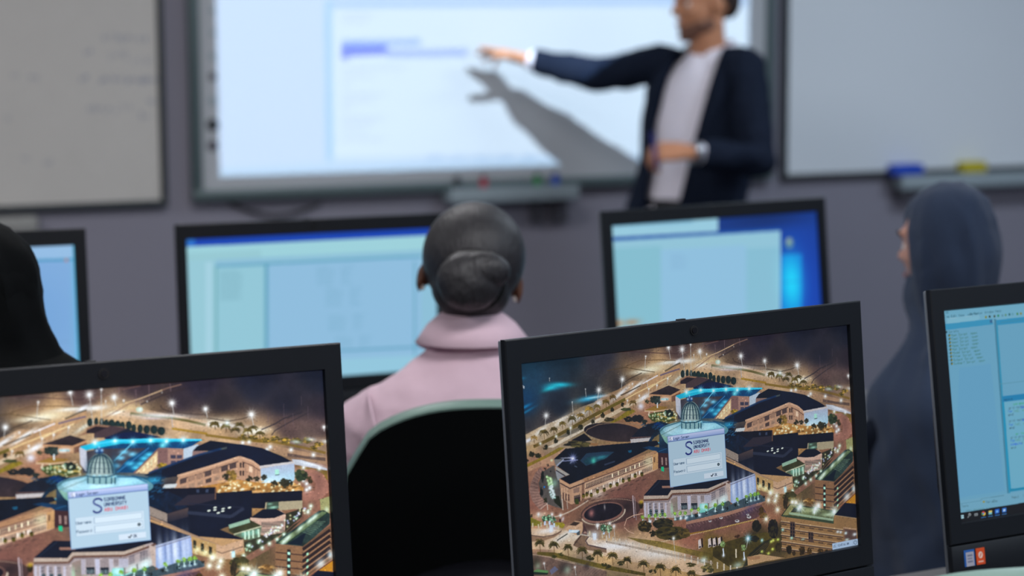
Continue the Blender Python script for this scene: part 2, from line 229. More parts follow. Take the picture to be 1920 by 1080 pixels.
    # --- palms on the left boulevard
    for k_, p_, r_, cl in [('d', (300, 230), 56, (96, 70, 24)), ('d', (180, 310), 62, (110, 86, 28)), ('c', (1250, 440), 80, (150, 116, 40)), ('c', (1105, 550), 74, (130, 100, 36)), ('c', (960, 600), 78, (70, 60, 24)), ('c', (795, 680), 60, (96, 78, 28)), ('c', (645, 780), 70, (80, 64, 20)), ('c', (480, 830), 78, (86, 70, 24)), ('c', (310, 920), 60, (160, 124, 60)), ('d', (640, 320), 60, (96, 74, 30)), ('c', (1385, 390), 60, (100, 82, 34))]:
        c.palm(k_, p_, r_, cl, (120, 90, 50), r_*1.5)
    for k_, p_, rx, ry in [('c', (1100, 740), 44, 55), ('c', (680, 970), 40, 50), ('c', (890, 820), 34, 50), ('c', (1310, 640), 34, 44), ('d', (130, 530), 44, 50), ('d', (290, 440), 36, 44), ('d', (463, 360), 32, 48), ('k', (180, 110), 50, 60), ('k', (290, 140), 60, 50), ('k', (100, 220), 30, 30), ('k', (410, 15), 40, 30), ('c', (510, 1060), 40, 30)]: c.tree(k_, p_, rx, ry, (34, 34, 14), 22)
    c.P('k', [(80, 290), (420, 130), (640, 0), (740, 0), (600, 90), (420, 190), (90, 340)], (148, 122, 26), .9, tex=.3)
    c.P('k', [(80, 350), (300, 240), (600, 90), (760, 0), (720, 50), (560, 190), (560, 300), (330, 320), (90, 430)], (196, 148, 112), .9, tex=.15)
    c.P('d', [(240, 660), (400, 560), (520, 470), (640, 430), (680, 470), (560, 540), (400, 620), (300, 665)], (150, 128, 24), .9, tex=.3)
    c.tree('d', (560, 600), 80, 50, (26, 30, 26), 30); c.tree('d', (720, 590), 110, 70, (26, 28, 28), 40); c.tree('d', (830, 640), 50, 50, (30, 36, 30), 20); c.tree('d', (230, 610), 90, 40, (50, 44, 22), 24); c.tree('d', (520, 430), 110, 34, (60, 66, 30), 24)
    c.P('d', [(830, 450), (1010, 370), (1230, 390), (1180, 430), (1000, 460)], (150, 112, 40), .9); c.L('d', [(830, 460), (1000, 465), (1320, 425)], (225, 190, 150), 5, .8)
    c.tree('d', (975, 260), 50, 70, (40, 48, 36), 26); c.tree('d', (1050, 260), 70, 90, (34, 46, 38), 36); c.tree('d', (880, 300), 40, 40, (60, 60, 36), 14); c.L('d', [(1050, 320), (1052, 410)], (230, 235, 235), 5)
    c.G('d', (770, 380), 50, 44, (210, 225, 250), .9)
    c.tree('d', (1140, 560), 260, 100, (56, 66, 26), 90, (190, 160, 80)); c.tree('d', (1240, 500), 90, 70, (22, 34, 24), 30)
    for i in range(46):
        x_, y_ = 900+c.rng.random()*480, 470+c.rng.random()*200
        c.G('d', (x_, y_), 12, 10, (250, 245, 190) if i % 3 else (190, 250, 190), .9)
    # --- gate pavilion roofs at top centre
    c.P('d', [(910, 175), (1170, 60), (1240, 30), (1440, 100), (1280, 190), (1060, 182)], (44, 34, 34), 1, tex=.5)
    c.P('d', [(905, 178), (1280, 188), (1440, 100), (1440, 150), (1290, 215), (1280, 300), (1100, 300), (1100, 210), (920, 200)], (196, 144, 100), 1)
    c.P('d', [(1290, 215), (1440, 140), (1440, 280), (1290, 300)], (120, 82, 60)); c.G('d', (1170, 260), 70, 24, (220, 250, 250), .95); c.grid('d', [(1110, 240), (1240, 240), (1240, 280), (1110, 280)], 5, 1, .5, .7, (90, 190, 200))
    c.P('t', [(1340, 520), (1400, 470), (1490, 430), (1485, 470), (1400, 500)], (150, 110, 80)); c.P('i', [(0, 1010), (110, 955), (440, 985), (470, 1080), (0, 1080)], (38, 28, 32), 1, tex=.3); c.L('i', [(0, 1020), (110, 958), (440, 990)], (150, 108, 80), 6)
    c.P('w', [(0, 540), (100, 480), (200, 500), (90, 570), (0, 575)], (70, 52, 52)); c.P('w', [(60, 575), (180, 510), (260, 525), (400, 560), (240, 590), (100, 605)], (8, 24, 58)); c.P('w', [(90, 560), (200, 500), (250, 525), (180, 530)], (20, 26, 40))
    # --- blue lit roofs
    c.P('w', [(0, 625), (110, 592), (330, 575), (645, 575), (560, 645), (400, 640), (260, 830), (120, 830), (110, 720), (0, 660)], (0, 62, 104), 1, tex=.2)
    c.P('z', [(648, 378), (720, 352), (980, 347), (985, 352), (760, 366), (648, 395)], (20, 180, 210)); c.L('w', [(0, 622), (120, 594), (335, 577), (640, 577)], (60, 205, 235), 6)
    c.P('z', [(648, 400), (700, 385), (830, 380), (780, 420), (742, 470), (655, 470)], (58, 52, 58)); c.P('z', [(645, 380), (665, 392), (668, 470), (648, 440)], (200, 198, 205))
    for x_, y_ in [(125, 592), (232, 598), (338, 585), (432, 590), (532, 580), (5, 610)]: c.lamp('w', (x_, y_), None, 20, (120, 235, 255))
    for x_, y_ in [(180, 675), (160, 720), (215, 760), (250, 790), (230, 690), (300, 720), (280, 760), (330, 690), (130, 780)]: c.G('w', (x_, y_), 26, 13, (90, 215, 255), .9)
    c.L('w', [(120, 745), (230, 610), (250, 600)], (120, 215, 240), 3); c.L('w', [(140, 830), (330, 640)], (60, 130, 180), 3); c.G('w', (410, 620), 20, 18, (120, 235, 240), .9)
    # arcade side building
    c.P('w', [(240, 835), (385, 655), (385, 640), (450, 640), (540, 650), (590, 620), (640, 600), (590, 700), (480, 790), (330, 830)], (150, 112, 100))
    c.P('w', [(250, 830), (380, 665), (380, 780), (320, 835)], (226, 190, 140)); c.grid('w', [(285, 790), (380, 690), (380, 740), (290, 830)], 4, 2, .55, .7, (240, 225, 175)); c.L('w', [(240, 835), (385, 650)], (130, 95, 84), 6)
    c.P('e', [(140, 200), (250, 215), (250, 420), (140, 420)], (128, 92, 84)); c.P('e', [(255, 215), (440, 215), (440, 410), (260, 430)], (170, 128, 108)); c.grid('e', [(280, 290), (430, 290), (430, 450), (285, 460)], 2, 2, .85, .66, (66, 62, 78)); c.P('e', [(440, 210), (600, 140), (640, 160), (550, 240), (540, 380), (440, 410)], (186, 200, 210)); c.P('e', [(550, 235), (700, 240), (720, 300), (545, 370)], (140, 108, 98)); c.P('e', [(720, 250), (860, 240), (760, 300)], (120, 88, 78)); c.tree('e', (190, 470), 70, 50, (150, 120, 30), 16)
    # long dark roof on the right and its lit front
    c.P('e', [(550, 240), (600, 170), (760, 80), (1100, 130), (1110, 200), (860, 250), (720, 235)], (8, 16, 28), 1, tex=.3); c.P('e', [(860, 200), (990, 160), (980, 200), (880, 235)], (70, 78, 76))
    c.P('w', [(330, 830), (620, 690), (790, 640), (800, 600), (880, 605), (1000, 630), (1120, 690), (1190, 735), (990, 770), (940, 725), (870, 700), (700, 780), (510, 850), (400, 870), (300, 850)], (10, 18, 34), 1, tex=.3)
    c.L('w', [(330, 830), (620, 690), (760, 640)], (14, 46, 84), 8, .8)
    c.P('w', [(510, 848), (700, 775), (870, 700), (940, 730), (995, 780), (995, 890), (860, 880), (740, 900), (600, 935), (480, 940)], (192, 146, 112))
    c.L('w', [(500, 850), (700, 772), (868, 700), (940, 728), (995, 778)], (212, 166, 130), 8); c.L('w', [(520, 875), (700, 800), (860, 733)], (60, 42, 40), 3); c.L('w', [(885, 735), (940, 760), (990, 800)], (90, 62, 50), 3)
    for u0 in range(7):
        x_ = 515+u0*49; y_ = 872-u0*19.5
        c.P('w', [(x_, y_), (x_+40, y_-16), (x_+40, y_+24), (x_, y_+40)], (80, 62, 56) if u0 in (0, 3, 5, 6) else (160, 122, 96)); c.P('w', [(x_+6, y_+58), (x_+40, y_+42), (x_+40, y_+76), (x_+6, y_+86)], (72, 56, 50) if u0 in (3,) else (168, 132, 104))
    for x_, y_ in [(870, 740), (886, 740), (870, 800), (886, 800)]: c.P('w', [(x_, y_), (x_+10, y_+2), (x_+10, y_+40), (x_, y_+38)], (48, 36, 34))
    for x_ in (905, 930, 955, 975): c.L('w', [(x_, 750+(x_-905)*.5), (x_, 850)], (140, 104, 84), 2)
    c.P('w', [(925, 765), (945, 775), (945, 815), (925, 808)], (240, 205, 170))
    c.P('w', [(992, 782), (1192, 738), (1195, 862), (1170, 890), (1000, 900)], (176, 182, 200), col2=(168, 214, 228)); c.L('w', [(988, 772), (1190, 733)], (206, 196, 190), 8); c.P('w', [(1078, 790), (1100, 786), (1104, 824), (1080, 828)], (170, 230, 205)); c.P('w', [(1080, 828), (1104, 822), (1104, 830), (1080, 834)], (50, 60, 60)); c.G('w', (1060, 870), 80, 26, (170, 235, 245), .6)
    c.P('w', [(410, 945), (425, 915), (500, 905), (490, 935)], (205, 208, 205))
    # garden terrace
    c.P('w', [(600, 935), (740, 900), (860, 868), (995, 890), (1190, 885), (1250, 920), (1245, 945), (1000, 958), (735, 985), (730, 930)], (176, 122, 56), 1, tex=.4)
    for i in range(90):
        x_ = 740+c.rng.random()*490; y_ = 880+c.rng.random()*85
        if c.rng.random() < .45: c.El('w', (x_, y_), 12+c.rng.random()*14, 4+c.rng.random()*3, (96, 62, 20) if i % 2 else (226, 176, 110), .8, -.15)
        else: c.G('w', (x_, y_), 7, 6, (255, 240, 180), .95)
    for x_, y_, r_ in [(925, 860, 22), (970, 858, 20), (1012, 850, 22), (820, 840, 40), (1075, 895, 24), (1135, 890, 34), (1160, 885, 26), (790, 850, 24)]: c.tree('w', (x_, y_), r_, r_*1.1, (42, 40, 24) if r_ != 40 else (130, 100, 40), 18)
    # lower dark roofs, right of the dome
    c.P('w', [(330, 1080), (330, 880), (420, 945), (600, 935), (730, 928), (735, 985), (1240, 942), (1240, 1080)], (12, 16, 28), 1, tex=.3)
    c.P('g', [(0, 0), (560, 0), (1440, -100), (1440, 370), (1010, 580), (1330, 735), (1040, 860), (640, 665), (40, 350)], (12, 18, 32), 1, tex=.25)
    c.P('g', [(30, 190), (290, 320), (570, 200), (500, 60), (300, -60), (30, 20)], (14, 30, 50), 1, tex=.6); c.P('g', [(30, 195), (290, 325), (290, 470), (40, 350)], (150, 132, 116)); c.P('g', [(290, 325), (575, 215), (575, 370), (300, 470)], (84, 66, 60), col2=(30, 30, 40)); c.P('e', [(330, 1060), (500, 900), (820, 870), (825, 960), (560, 1050)], (44, 38, 46))
    c.P('e', [(500, 790), (820, 775), (830, 860), (500, 900)], (10, 14, 26)); c.grid('e', [(560, 810), (780, 800), (780, 860), (560, 870)], 2, 1, .3, .8, (50, 60, 80)); c.L('e', [(825, 780), (825, 960)], (120, 84, 60), 4)
    c.L('g', [(570, 300), (1160, 355), (1330, 205)], (40, 46, 62), 12); c.L('g', [(570, 140), (900, 165), (1320, 195)], (30, 34, 50), 3)
    for x_, y_ in [(940, 205), (1050, 222), (1135, 202), (857, 260), (938, 246), (1045, 262), (985, 295)]: c.El('g', (x_, y_), 24, 13, (235, 240, 220), 1, -.4)
    # blue-ish mechanical roofs around the dome
    c.P('q', [(0, 340), (230, 400), (40, 470), (95, 560), (100, 690), (0, 700)], (12, 36, 54), 1, tex=.5); c.P('d', [(610, 890), (740, 760), (900, 680), (1060, 640), (1220, 700), (1120, 820), (1000, 900), (940, 980)], (12, 34, 50), 1, tex=.7); c.P('d', [(980, 680), (1060, 640), (1200, 700), (1120, 760)], (0, 50, 104), 1, tex=.6)
    c.P('q', [(560, 330), (690, 350), (796, 260), (796, 640), (700, 620), (690, 420)], (8, 34, 58), 1, tex=.8); c.G('e', (100, 680), 90, 30, (0, 120, 170), .7); c.G('e', (60, 740), 50, 60, (0, 90, 130), .5); c.G('q', (745, 375), 40, 20, (60, 150, 190), .6)
    for i in range(40):
        x_ = 700+c.rng.random()*95; y_ = 360+c.rng.random()*230; c.L('q', [(x_, y_), (x_+20+c.rng.random()*20, y_-14)], (30, 90, 130) if i % 2 else (6, 18, 34), 3, .8)
        x_ = 760+c.rng.random()*380; y_ = 700+c.rng.random()*180; c.L('d', [(x_, y_), (x_+60, y_-30)], (20, 74, 112) if i % 2 else (8, 22, 36), 4, .7)
    # ellipse hall roof
    c.El('t', (835, 905), 258, 78, (34, 28, 34), 1, .09, tex=.3, col2=(50, 38, 36)); c.P('t', [(590, 920), (640, 960), (760, 985), (965, 985), (960, 1000), (700, 1005), (600, 960)], (150, 118, 76), .9, tex=.4); c.L('t', [(585, 915), (610, 880), (700, 840), (820, 826), (960, 830), (1110, 855)], (150, 120, 90), 3, .8); c.P('t', [(470, 975), (580, 915), (650, 975), (560, 985)], (14, 16, 22)); c.P('t', [(470, 975), (700, 1000), (690, 1020), (440, 1000)], (150, 104, 60), .9)
    c.P('d', [(590, 935), (940, 905), (900, 965), (600, 1000)], (196, 186, 180)); c.P('d', [(595, 905), (945, 880), (945, 900), (600, 928)], (90, 66, 60)); c.P('d', [(610, 900), (740, 760), (900, 700), (1010, 800), (945, 885)], (20, 26, 36), 1, tex=.4)
    c.G('d', (840, 1050), 60, 26, (180, 215, 235), .8); c.grid('d', [(840, 1000), (910, 990), (910, 1030), (840, 1040)], 2, 1, .7, .8, (150, 190, 190)); c.P('d', [(980, 990), (1080, 980), (1080, 1010), (985, 1025)], (90, 160, 170))
    c.tree('t', (520, 1010), 110, 34, (30, 30, 20), 40, (90, 80, 40))
    # --- rotunda: outer dish and the dome
    c.El('q', (370, 440), 366, 106, (96, 150, 160), 1, -.02, tex=.15); c.El('q', (370, 425), 330, 88, (130, 190, 205), 1, 0, tex=.15); c.G('q', (330, 440), 190, 44, (150, 225, 255), .95); c.G('q', (560, 390), 130, 34, (90, 190, 230), .8); c.P('q', [(10, 470), (60, 560), (95, 590), (92, 520)], (120, 170, 150)); c.G('q', (120, 430), 100, 40, (190, 190, 150), .5, -.4)
    c.L('q', [(8, 450), (60, 400), (230, 345)], (40, 80, 90), 5, .7); c.L('q', [(20, 490), (230, 380)], (60, 90, 80), 3, .5); c.L('q', [(460, 350), (600, 350), (690, 400)], (20, 80, 120), 5, .7)
    t_ = np.linspace(0, math.pi, 24); dome = [(337-108*math.cos(a_), 335-(205*math.sin(a_)**.85)) for a_ in t_]
    c.P('q', dome+[(445, 335), (440, 350), (230, 350)], (118, 146, 138), 1, col2=(150, 166, 158)); c.G('q', (320, 250), 46, 90, (190, 215, 195), .5); c.B('q', (238, 290), 20, 80, (56, 90, 106), .6); c.B('q', (440, 270), 24, 90, (30, 84, 110), .8)
    for f in (-.96, -.72, -.42, -.1, .25, .58, .85): c.L('q', [(337+108*f*math.sin(a_), 340-200*math.cos(a_)**.9) for a_ in np.linspace(.06, 1.5, 12)], (26, 56, 70), 4.5)
    for h_ in (.35, .62): c.L('q', [(337+108*math.cos(a_)*math.cos(math.asin(h_)), 335-205*h_+12*math.sin(a_)) for a_ in np.linspace(0, math.pi, 12)], (60, 84, 84), 2, .7)
    c.P('q', [(228, 345), (450, 330), (452, 400), (400, 422), (300, 428), (234, 415)], (140, 180, 180)); 
    for x_ in (240, 285, 330, 378, 420, 446): c.L('q', [(x_, 345), (x_, 420)], (30, 80, 96), 5); c.G('q', (x_, 345), 12, 10, (120, 210, 240), .8)
    c.L('q', [(228, 345), (280, 358), (390, 352), (450, 330)], (20, 66, 84), 4); c.El('q', (325, 118), 34, 17, (14, 50, 90)); c.P('q', [(300, 118), (310, 75), (345, 75), (352, 118)], (30, 70, 120)); c.G('q', (305, 105), 10, 10, (190, 225, 255), .9); c.G('q', (345, 100), 10, 10, (160, 205, 255), .9); c.G('q', (322, 75), 8, 12, (160, 205, 255), .8)
    # --- west building
    c.P('l', [(1140, 80), (1320, 90), (1330, 330), (1150, 350)], (60, 34, 34)); c.grid('l', [(1180, 150), (1320, 160), (1320, 300), (1190, 290)], 2, 1, .4, .9, (150, 120, 110)); c.P('l', [(1200, 320), (1245, 315), (1250, 400), (1205, 390)], (20, 190, 130))
    c.P('k', [(560, 190), (750, 20), (1000, 0), (1600, -60), (2300, -120), (2340, -60), (2290, -40), (1440, 380), (1020, 540), (820, 620), (660, 525), (820, 460), (600, 310)], (8, 16, 26), 1, tex=.4)
    c.P('l', [(880, 0), (1000, -30), (1310, 10), (1310, 90), (1140, 80), (1090, 50)], (10, 46, 74), 1, tex=.3); c.L('l', [(1160, 60), (1300, 10)], (40, 100, 140), 2)
    c.P('k', [(1000, 220), (1110, 95), (1440, 65), (1580, 70), (1440, 180), (1100, 310)], (30, 56, 74)); c.P('k', [(1050, 230), (1130, 160), (1440, 130), (1520, 90), (1420, 190), (1110, 290)], (20, 58, 68), 1, tex=.5); c.G('k', (1225, 220), 40, 40, (60, 190, 150), .9); c.G('k', (1350, 160), 90, 24, (50, 140, 150), .6)
    c.P('k', [(640, 175), (850, 160), (870, 185), (700, 190)], (160, 160, 175), .8); c.P('k', [(555, 200), (700, 195), (590, 315)], (120, 116, 110)); c.L('k', [(600, 315), (720, 200)], (160, 165, 180), 6); c.lamp('k', (875, 185), None, 50, (180, 185, 255)); c.L('k', [(830, 270), (890, 200)], (120, 125, 150), 4); c.L('k', [(700, 230), (960, 210)], (170, 175, 220), 3, .8); c.El('k', (925, 320), 30, 9, (80, 92, 106), .9, .4); c.L('l', [(240, 290), (420, 230)], (60, 70, 90), 6, .7); c.P('l', [(640, 50), (700, 35), (705, 75), (655, 85)], (20, 84, 112))
    c.P('k', [(580, 320), (820, 455), (760, 480), (590, 390)], (172, 164, 152)); c.P('k', [(580, 390), (740, 480), (650, 530), (640, 660), (600, 640)], (150, 150, 150)); c.L('k', [(590, 385), (745, 480)], (50, 44, 50), 4); c.P('k', [(630, 550), (650, 550), (650, 650), (630, 650)], (50, 50, 56))
    c.P('k', [(640, 530), (820, 625), (1020, 545), (1440, 370), (1440, 450), (1030, 610), (1020, 900), (850, 965), (680, 870), (650, 600)], (190, 146, 112)); c.P('k', [(820, 625), (1020, 545), (1030, 605), (830, 690), (650, 590), (645, 530)], (206, 158, 118)); c.L('k', [(655, 600), (825, 692), (1030, 612), (1440, 450)], (64, 44, 40), 4)
    for x_ in (700, 745, 790): c.P('k', [(x_, 760+(x_-700)*.3), (x_+24, 770+(x_-700)*.3), (x_+24, 900+(x_-700)*.2), (x_, 880+(x_-700)*.2)], (96, 66, 54)); c.L('k', [(x_-14, 680), (x_-14, 880)], (222, 178, 140), 4)
    c.P('k', [(850, 700), (1020, 640), (1020, 900), (850, 965)], (200, 154, 118)); c.P('k', [(880, 700), (985, 665), (985, 750), (885, 775)], (150, 116, 96)); c.P('k', [(890, 820), (1000, 790), (1000, 910), (900, 940)], (52, 40, 40)); c.grid('k', [(890, 820), (1000, 790), (1000, 830), (890, 860)], 5, 2, .5, .5, (190, 160, 130)); c.P('k', [(905, 870), (965, 860), (975, 960), (915, 960)], (56, 66, 20))
    # long facade: cornice, two storeys of narrow windows
    c.P('l', [(-100, 520), (600, 240), (1090, 50), (1150, 80), (1150, 350), (1080, 390), (560, 600), (0, 840), (-100, 870)], (208, 166, 130)); c.P('l', [(-120, 525), (600, 240), (1090, 45), (1135, 60), (1120, 105), (600, 320), (0, 545), (-100, 580)], (176, 128, 88)); c.L('l', [(-100, 590), (600, 330), (1120, 115)], (110, 76, 60), 4); c.L('l', [(-90, 700), (500, 470), (1100, 235)], (90, 60, 50), 3)
    c.grid('l', [(-70, 610), (1050, 165), (1050, 235), (-70, 690)], 44, 1, .5, .86, (52, 44, 46), vary=.5, alt=(235, 235, 190), pa=.2); c.grid('l', [(-70, 740), (1050, 290), (1050, 380), (-70, 820)], 44, 1, .5, .8, (90, 78, 72), vary=.5, alt=(240, 240, 220), pa=.35)
    c.G('l', (990, 230), 90, 80, (255, 235, 150), .6); c.G('l', (120, 790), 120, 50, (255, 230, 210), .6); c.G('l', (400, 600), 160, 60, (240, 210, 190), .5)
    c.P('l', [(1060, 120), (1150, 80), (1150, 350), (1100, 365), (1060, 380)], (200, 150, 96)); c.P('l', [(1075, 160), (1100, 150), (1100, 240), (1075, 250)], (120, 88, 60))
    for k_, p_ in [('l', (-60, 790)), ('l', (15, 800)), ('l', (122, 738)), ('l', (237, 712)), ('l', (343, 640)), ('l', (455, 618)), ('l', (557, 555)), ('l', (660, 535)), ('l', (762, 470)), ('l', (875, 447)), ('l', (-115, 815))]:
        c.El(k_, p_, 26, 38, (92, 80, 20), 1, tex=.5); c.El(k_, (p_[0], p_[1]-26), 24, 10, (36, 32, 16)); c.L(k_, [(p_[0], p_[1]+38), (p_[0], p_[1]+80)], (150, 120, 90), 2); c.El(k_, (p_[0]+36, p_[1]+86), 40, 10, (70, 48, 40), .6, -.4)
    # canopy of the west forecourt
    c.P('k', [(340, 330), (240, 430), (160, 600), (130, 720), (180, 900), (300, 1050), (440, 960), (350, 860), (290, 720), (285, 560), (380, 400)], (150, 112, 96), 1, tex=.3)
    for i in range(15):
        a_ = i/14; x0_, y0_ = np.interp(a_, [0, .3, .5, .75, 1], [330, 200, 140, 180, 300]), np.interp(a_, [0, .3, .5, .75, 1], [340, 500, 700, 900, 1050])
        x1_, y1_ = np.interp(a_, [0, .3, .5, .75, 1], [375, 290, 285, 345, 440]), np.interp(a_, [0, .3, .5, .75, 1], [400, 560, 720, 870, 960])
        c.L('k', [(x0_, y0_), (x1_, y1_)], (190, 148, 128), 2, .5); c.L('k', [(x0_+6, y0_+24), (x1_, y1_+16)], (104, 74, 64), 3, .4)
    c.P('k', [(380, 400), (560, 300), (600, 500), (650, 620), (680, 870), (690, 1040), (560, 1000), (440, 960), (340, 840), (290, 600)], (86, 78, 70), 1, tex=.25); c.P('k', [(540, 820), (640, 820), (690, 1040), (560, 930)], (30, 34, 16)); c.tree('k', (360, 500), 30, 110, (20, 26, 20), 26); c.tree('k', (340, 760), 30, 90, (20, 24, 20), 22); c.tree('k', (410, 900), 40, 50, (40, 40, 20), 14); c.G('k', (560, 600), 60, 60, (110, 190, 150), .6)
    for i in range(60):
        y_ = 490+i*6.2; x_ = 465+(y_-490)*.2+(c.rng.random()-.5)*70; c.G('k', (x_, y_), 15, 13, (150, 250, 110) if y_ < 640 else (190, 250, 235), .95)
    c.El('k', (390, 670), 14, 16, (0, 120, 210)); c.tree('k', (450, 300), 26, 34, (22, 22, 20), 10); c.tree('k', (405, 355), 26, 34, (20, 20, 20), 10); c.tree('k', (497, 400), 20, 24, (22, 22, 20), 8); c.L('k', [(690, 870), (705, 1060)], (214, 200, 180), 4); c.L('k', [(770, 900), (785, 1040)], (190, 170, 150), 3); c.L('k', [(435, 940), (445, 1060)], (214, 190, 170), 4); c.L('k', [(320, 1050), (435, 950)], (200, 170, 150), 3); c.G('k', (515, 215), 20, 16, (190, 255, 150), .9)
    # fountain circle and forecourt road
    c.El('r', (770, 560), 246, 104, (70, 48, 42), .9, -.16, tex=.3); c.El('r', (708, 570), 176, 80, (140, 96, 80), 1, -.2); c.El('r', (708, 566), 158, 68, (22, 18, 24), 1, -.2, tex=.5); c.G('r', (612, 575), 22, 24, (220, 130, 110), .7); c.G('r', (720, 525), 7, 18, (200, 190, 180), .7); c.B('r', (900, 520), 60, 40, (30, 22, 24), .6)
    for i in range(34):
        a_ = math.pi*(.02+i/34*.95); c.G('r', (708+180*math.cos(a_)*.98+85*math.sin(a_)*.2, 574+86*math.sin(a_)-36*math.cos(a_)), 5, 5, (255, 225, 180), .9)
    for i in range(30): c.G('r', (310+i*9.4, 605-abs(i)**1.45*1.0), 5, 4, (255, 235, 200), .85)
    for i in range(26): c.El('r', (600+i*14, 490-32*math.sin(i/25*2.6)), 5, 3, (200, 160, 130), .9)
    c.L('r', [(950, 430), (962, 610)], (190, 170, 170), 5); c.L('r', [(965, 440), (978, 630)], (150, 130, 130), 3); c.El('r', (1018, 505), 16, 32, (36, 30, 14)); c.G('r', (1018, 480), 18, 12, (255, 200, 40), .8); c.L('r', [(880, 680), (900, 620), (960, 590), (1035, 575)], (214, 170, 140), 3); c.L('r', [(880, 690), (910, 720), (960, 740)], (214, 170, 140), 3)
    c.G('r', (200, 590), 50, 20, (255, 225, 190), .5)
    # --- front building (south)
    c.P('h', [(95, 265), (330, 0), (540, 0), (545, 130), (1280, -10), (1440, -40), (1600, -120), (1870, 60), (1440, 40), (1180, 140), (560, 170), (500, 260)], (14, 20, 34), 1, tex=.25)
    c.P('g', [(-180, 680), (40, 380), (620, 690), (140, 890), (40, 840), (-200, 900)], (14, 20, 36), 1, tex=.3); c.L('h', [(150, 250), (380, 10)], (26, 40, 56), 4, .7); c.P('h', [(405, 100), (600, 95), (600, 135), (405, 140)], (150, 108, 88))
    c.P('h', [(95, 270), (500, 262), (560, 172), (1180, 142), (1440, 30), (1520, 0), (1580, 60), (1560, 330), (1440, 400), (1180, 460), (800, 640), (545, 640), (120, 640), (90, 500)], (176, 158, 152)); c.P('h', [(95, 275), (500, 262), (560, 172), (1180, 142), (1440, 30), (1440, 80), (1190, 205), (575, 235), (515, 325), (95, 340)], (190, 168, 148)); c.L('h', [(95, 345), (515, 328), (575, 238), (1185, 208), (1440, 84), (1560, 20)], (104, 68, 50), 7); c.L('h', [(95, 378), (515, 360), (580, 262), (1190, 240), (1440, 120)], (90, 78, 84), 2)
    for x_ in (100, 160, 250, 340, 450): c.P('h', [(x_, 385), (x_+34, 384), (x_+34, 630), (x_, 634)], (202, 196, 208), .8)
    for x_ in (180, 275, 375): c.grid('h', [(x_, 390), (x_+48, 388), (x_+48, 490), (x_, 492)], 2, 2, .8, .85, (120, 110, 114)); c.P('h', [(x_+8, 500), (x_+56, 498), (x_+60, 610), (x_+12, 612)], (40, 44, 50)); c.grid('h', [(x_+8, 500), (x_+56, 498), (x_+60, 610), (x_+12, 612)], 2, 3, .3, .6, (150, 180, 180))
    c.P('h', [(555, 330), (700, 260), (720, 500), (560, 600)], (150, 128, 116)); c.G('h', (570, 500), 24, 80, (90, 220, 140), .7); c.B('h', (640, 440), 40, 60, (130, 130, 110), .7)
    for x_ in (722, 892): c.grid('h', [(x_, 270), (x_+100, 262), (x_+105, 372), (x_+5, 378)], 5, 4, .66, .7, (120, 108, 108)); c.P('h', [(x_+4, 390), (x_+108, 384), (x_+112, 492), (x_+10, 500)], (34, 40, 46)); c.grid('h', [(x_+4, 420), (x_+108, 414), (x_+112, 492), (x_+10, 500)], 4, 1, .35, .7, (150, 170, 170)); c.P('h', [(x_-60, 275), (x_-6, 272), (x_, 500), (x_-50, 510)], (180, 170, 176))
    c.P('h', [(830, 265), (885, 262), (895, 490), (845, 495)], (196, 192, 206)); c.P('h', [(1000, 262), (1050, 260), (1060, 480), (1010, 490)], (188, 180, 186)); c.grid('h', [(1060, 265), (1110, 262), (1112, 370), (1064, 374)], 2, 4, .7, .7, (116, 104, 106)); c.P('h', [(1120, 255), (1235, 250), (1235, 370), (1180, 390), (1120, 385)], (180, 174, 184))
    c.grid('h', [(1235, 210), (1310, 190), (1312, 310), (1240, 350)], 4, 4, .7, .7, (128, 116, 118)); c.grid('h', [(1370, 160), (1440, 130), (1440, 260), (1370, 290)], 4, 4, .7, .7, (120, 110, 112)); c.grid('s', [(205, 405), (235, 395), (238, 450), (208, 470)], 3, 4, .7, .7, (120, 110, 112)); c.grid('s', [(268, 375), (315, 355), (318, 420), (270, 440)], 3, 4, .7, .7, (120, 110, 112))
    c.P('h', [(1045, 400), (1175, 392), (1185, 490), (1340, 420), (1480, 350), (1480, 440), (1380, 480), (1150, 540), (1040, 560), (1030, 480)], (110, 200, 182)); c.G('h', (1100, 440), 60, 50, (170, 250, 235), .9); c.G('h', (1270, 410), 90, 50, (140, 240, 225), .8, -.4); c.G('s', (300, 460), 46, 26, (170, 250, 235), .9, -.4)
    c.P('h', [(1175, 390), (1195, 385), (1200, 500), (1182, 505)], (120, 118, 110)); c.P('h', [(1330, 330), (1348, 322), (1350, 440), (1335, 445)], (120, 118, 110)); c.P('h', [(1340, 430), (1560, 330), (1560, 500), (1280, 560), (1000, 620), (620, 690), (600, 640), (1140, 540)], (66, 84, 84), .9, tex=.3)
    c.P('s', [(360, 330), (562, 250), (570, 390), (545, 420), (380, 492), (362, 480)], (150, 166, 208), 1, col2=(140, 164, 205))
    for x_, w_, a_ in [(385, 16, .7), (430, 12, .5), (470, 18, .8), (520, 14, .5), (545, 12, .4)]: c.G('s', (x_, 390-(x_-360)*.3), w_, 90, (225, 235, 250), a_)
    for x_ in (415, 450, 500): c.B('s', (x_, 380-(x_-360)*.3), 6, 80, (80, 100, 150), .4)
    c.L('s', [(360, 340), (562, 256)], (120, 116, 130), 3); c.L('s', [(360, 326), (562, 248)], (180, 186, 205), 3); c.P('s', [(320, 318), (360, 335), (362, 480), (345, 470), (330, 380)], (196, 172, 156)); c.P('s', [(365, 498), (570, 400), (640, 440), (640, 470), (340, 560), (0, 640), (0, 600), (330, 520)], (62, 84, 92), .95, tex=.3)
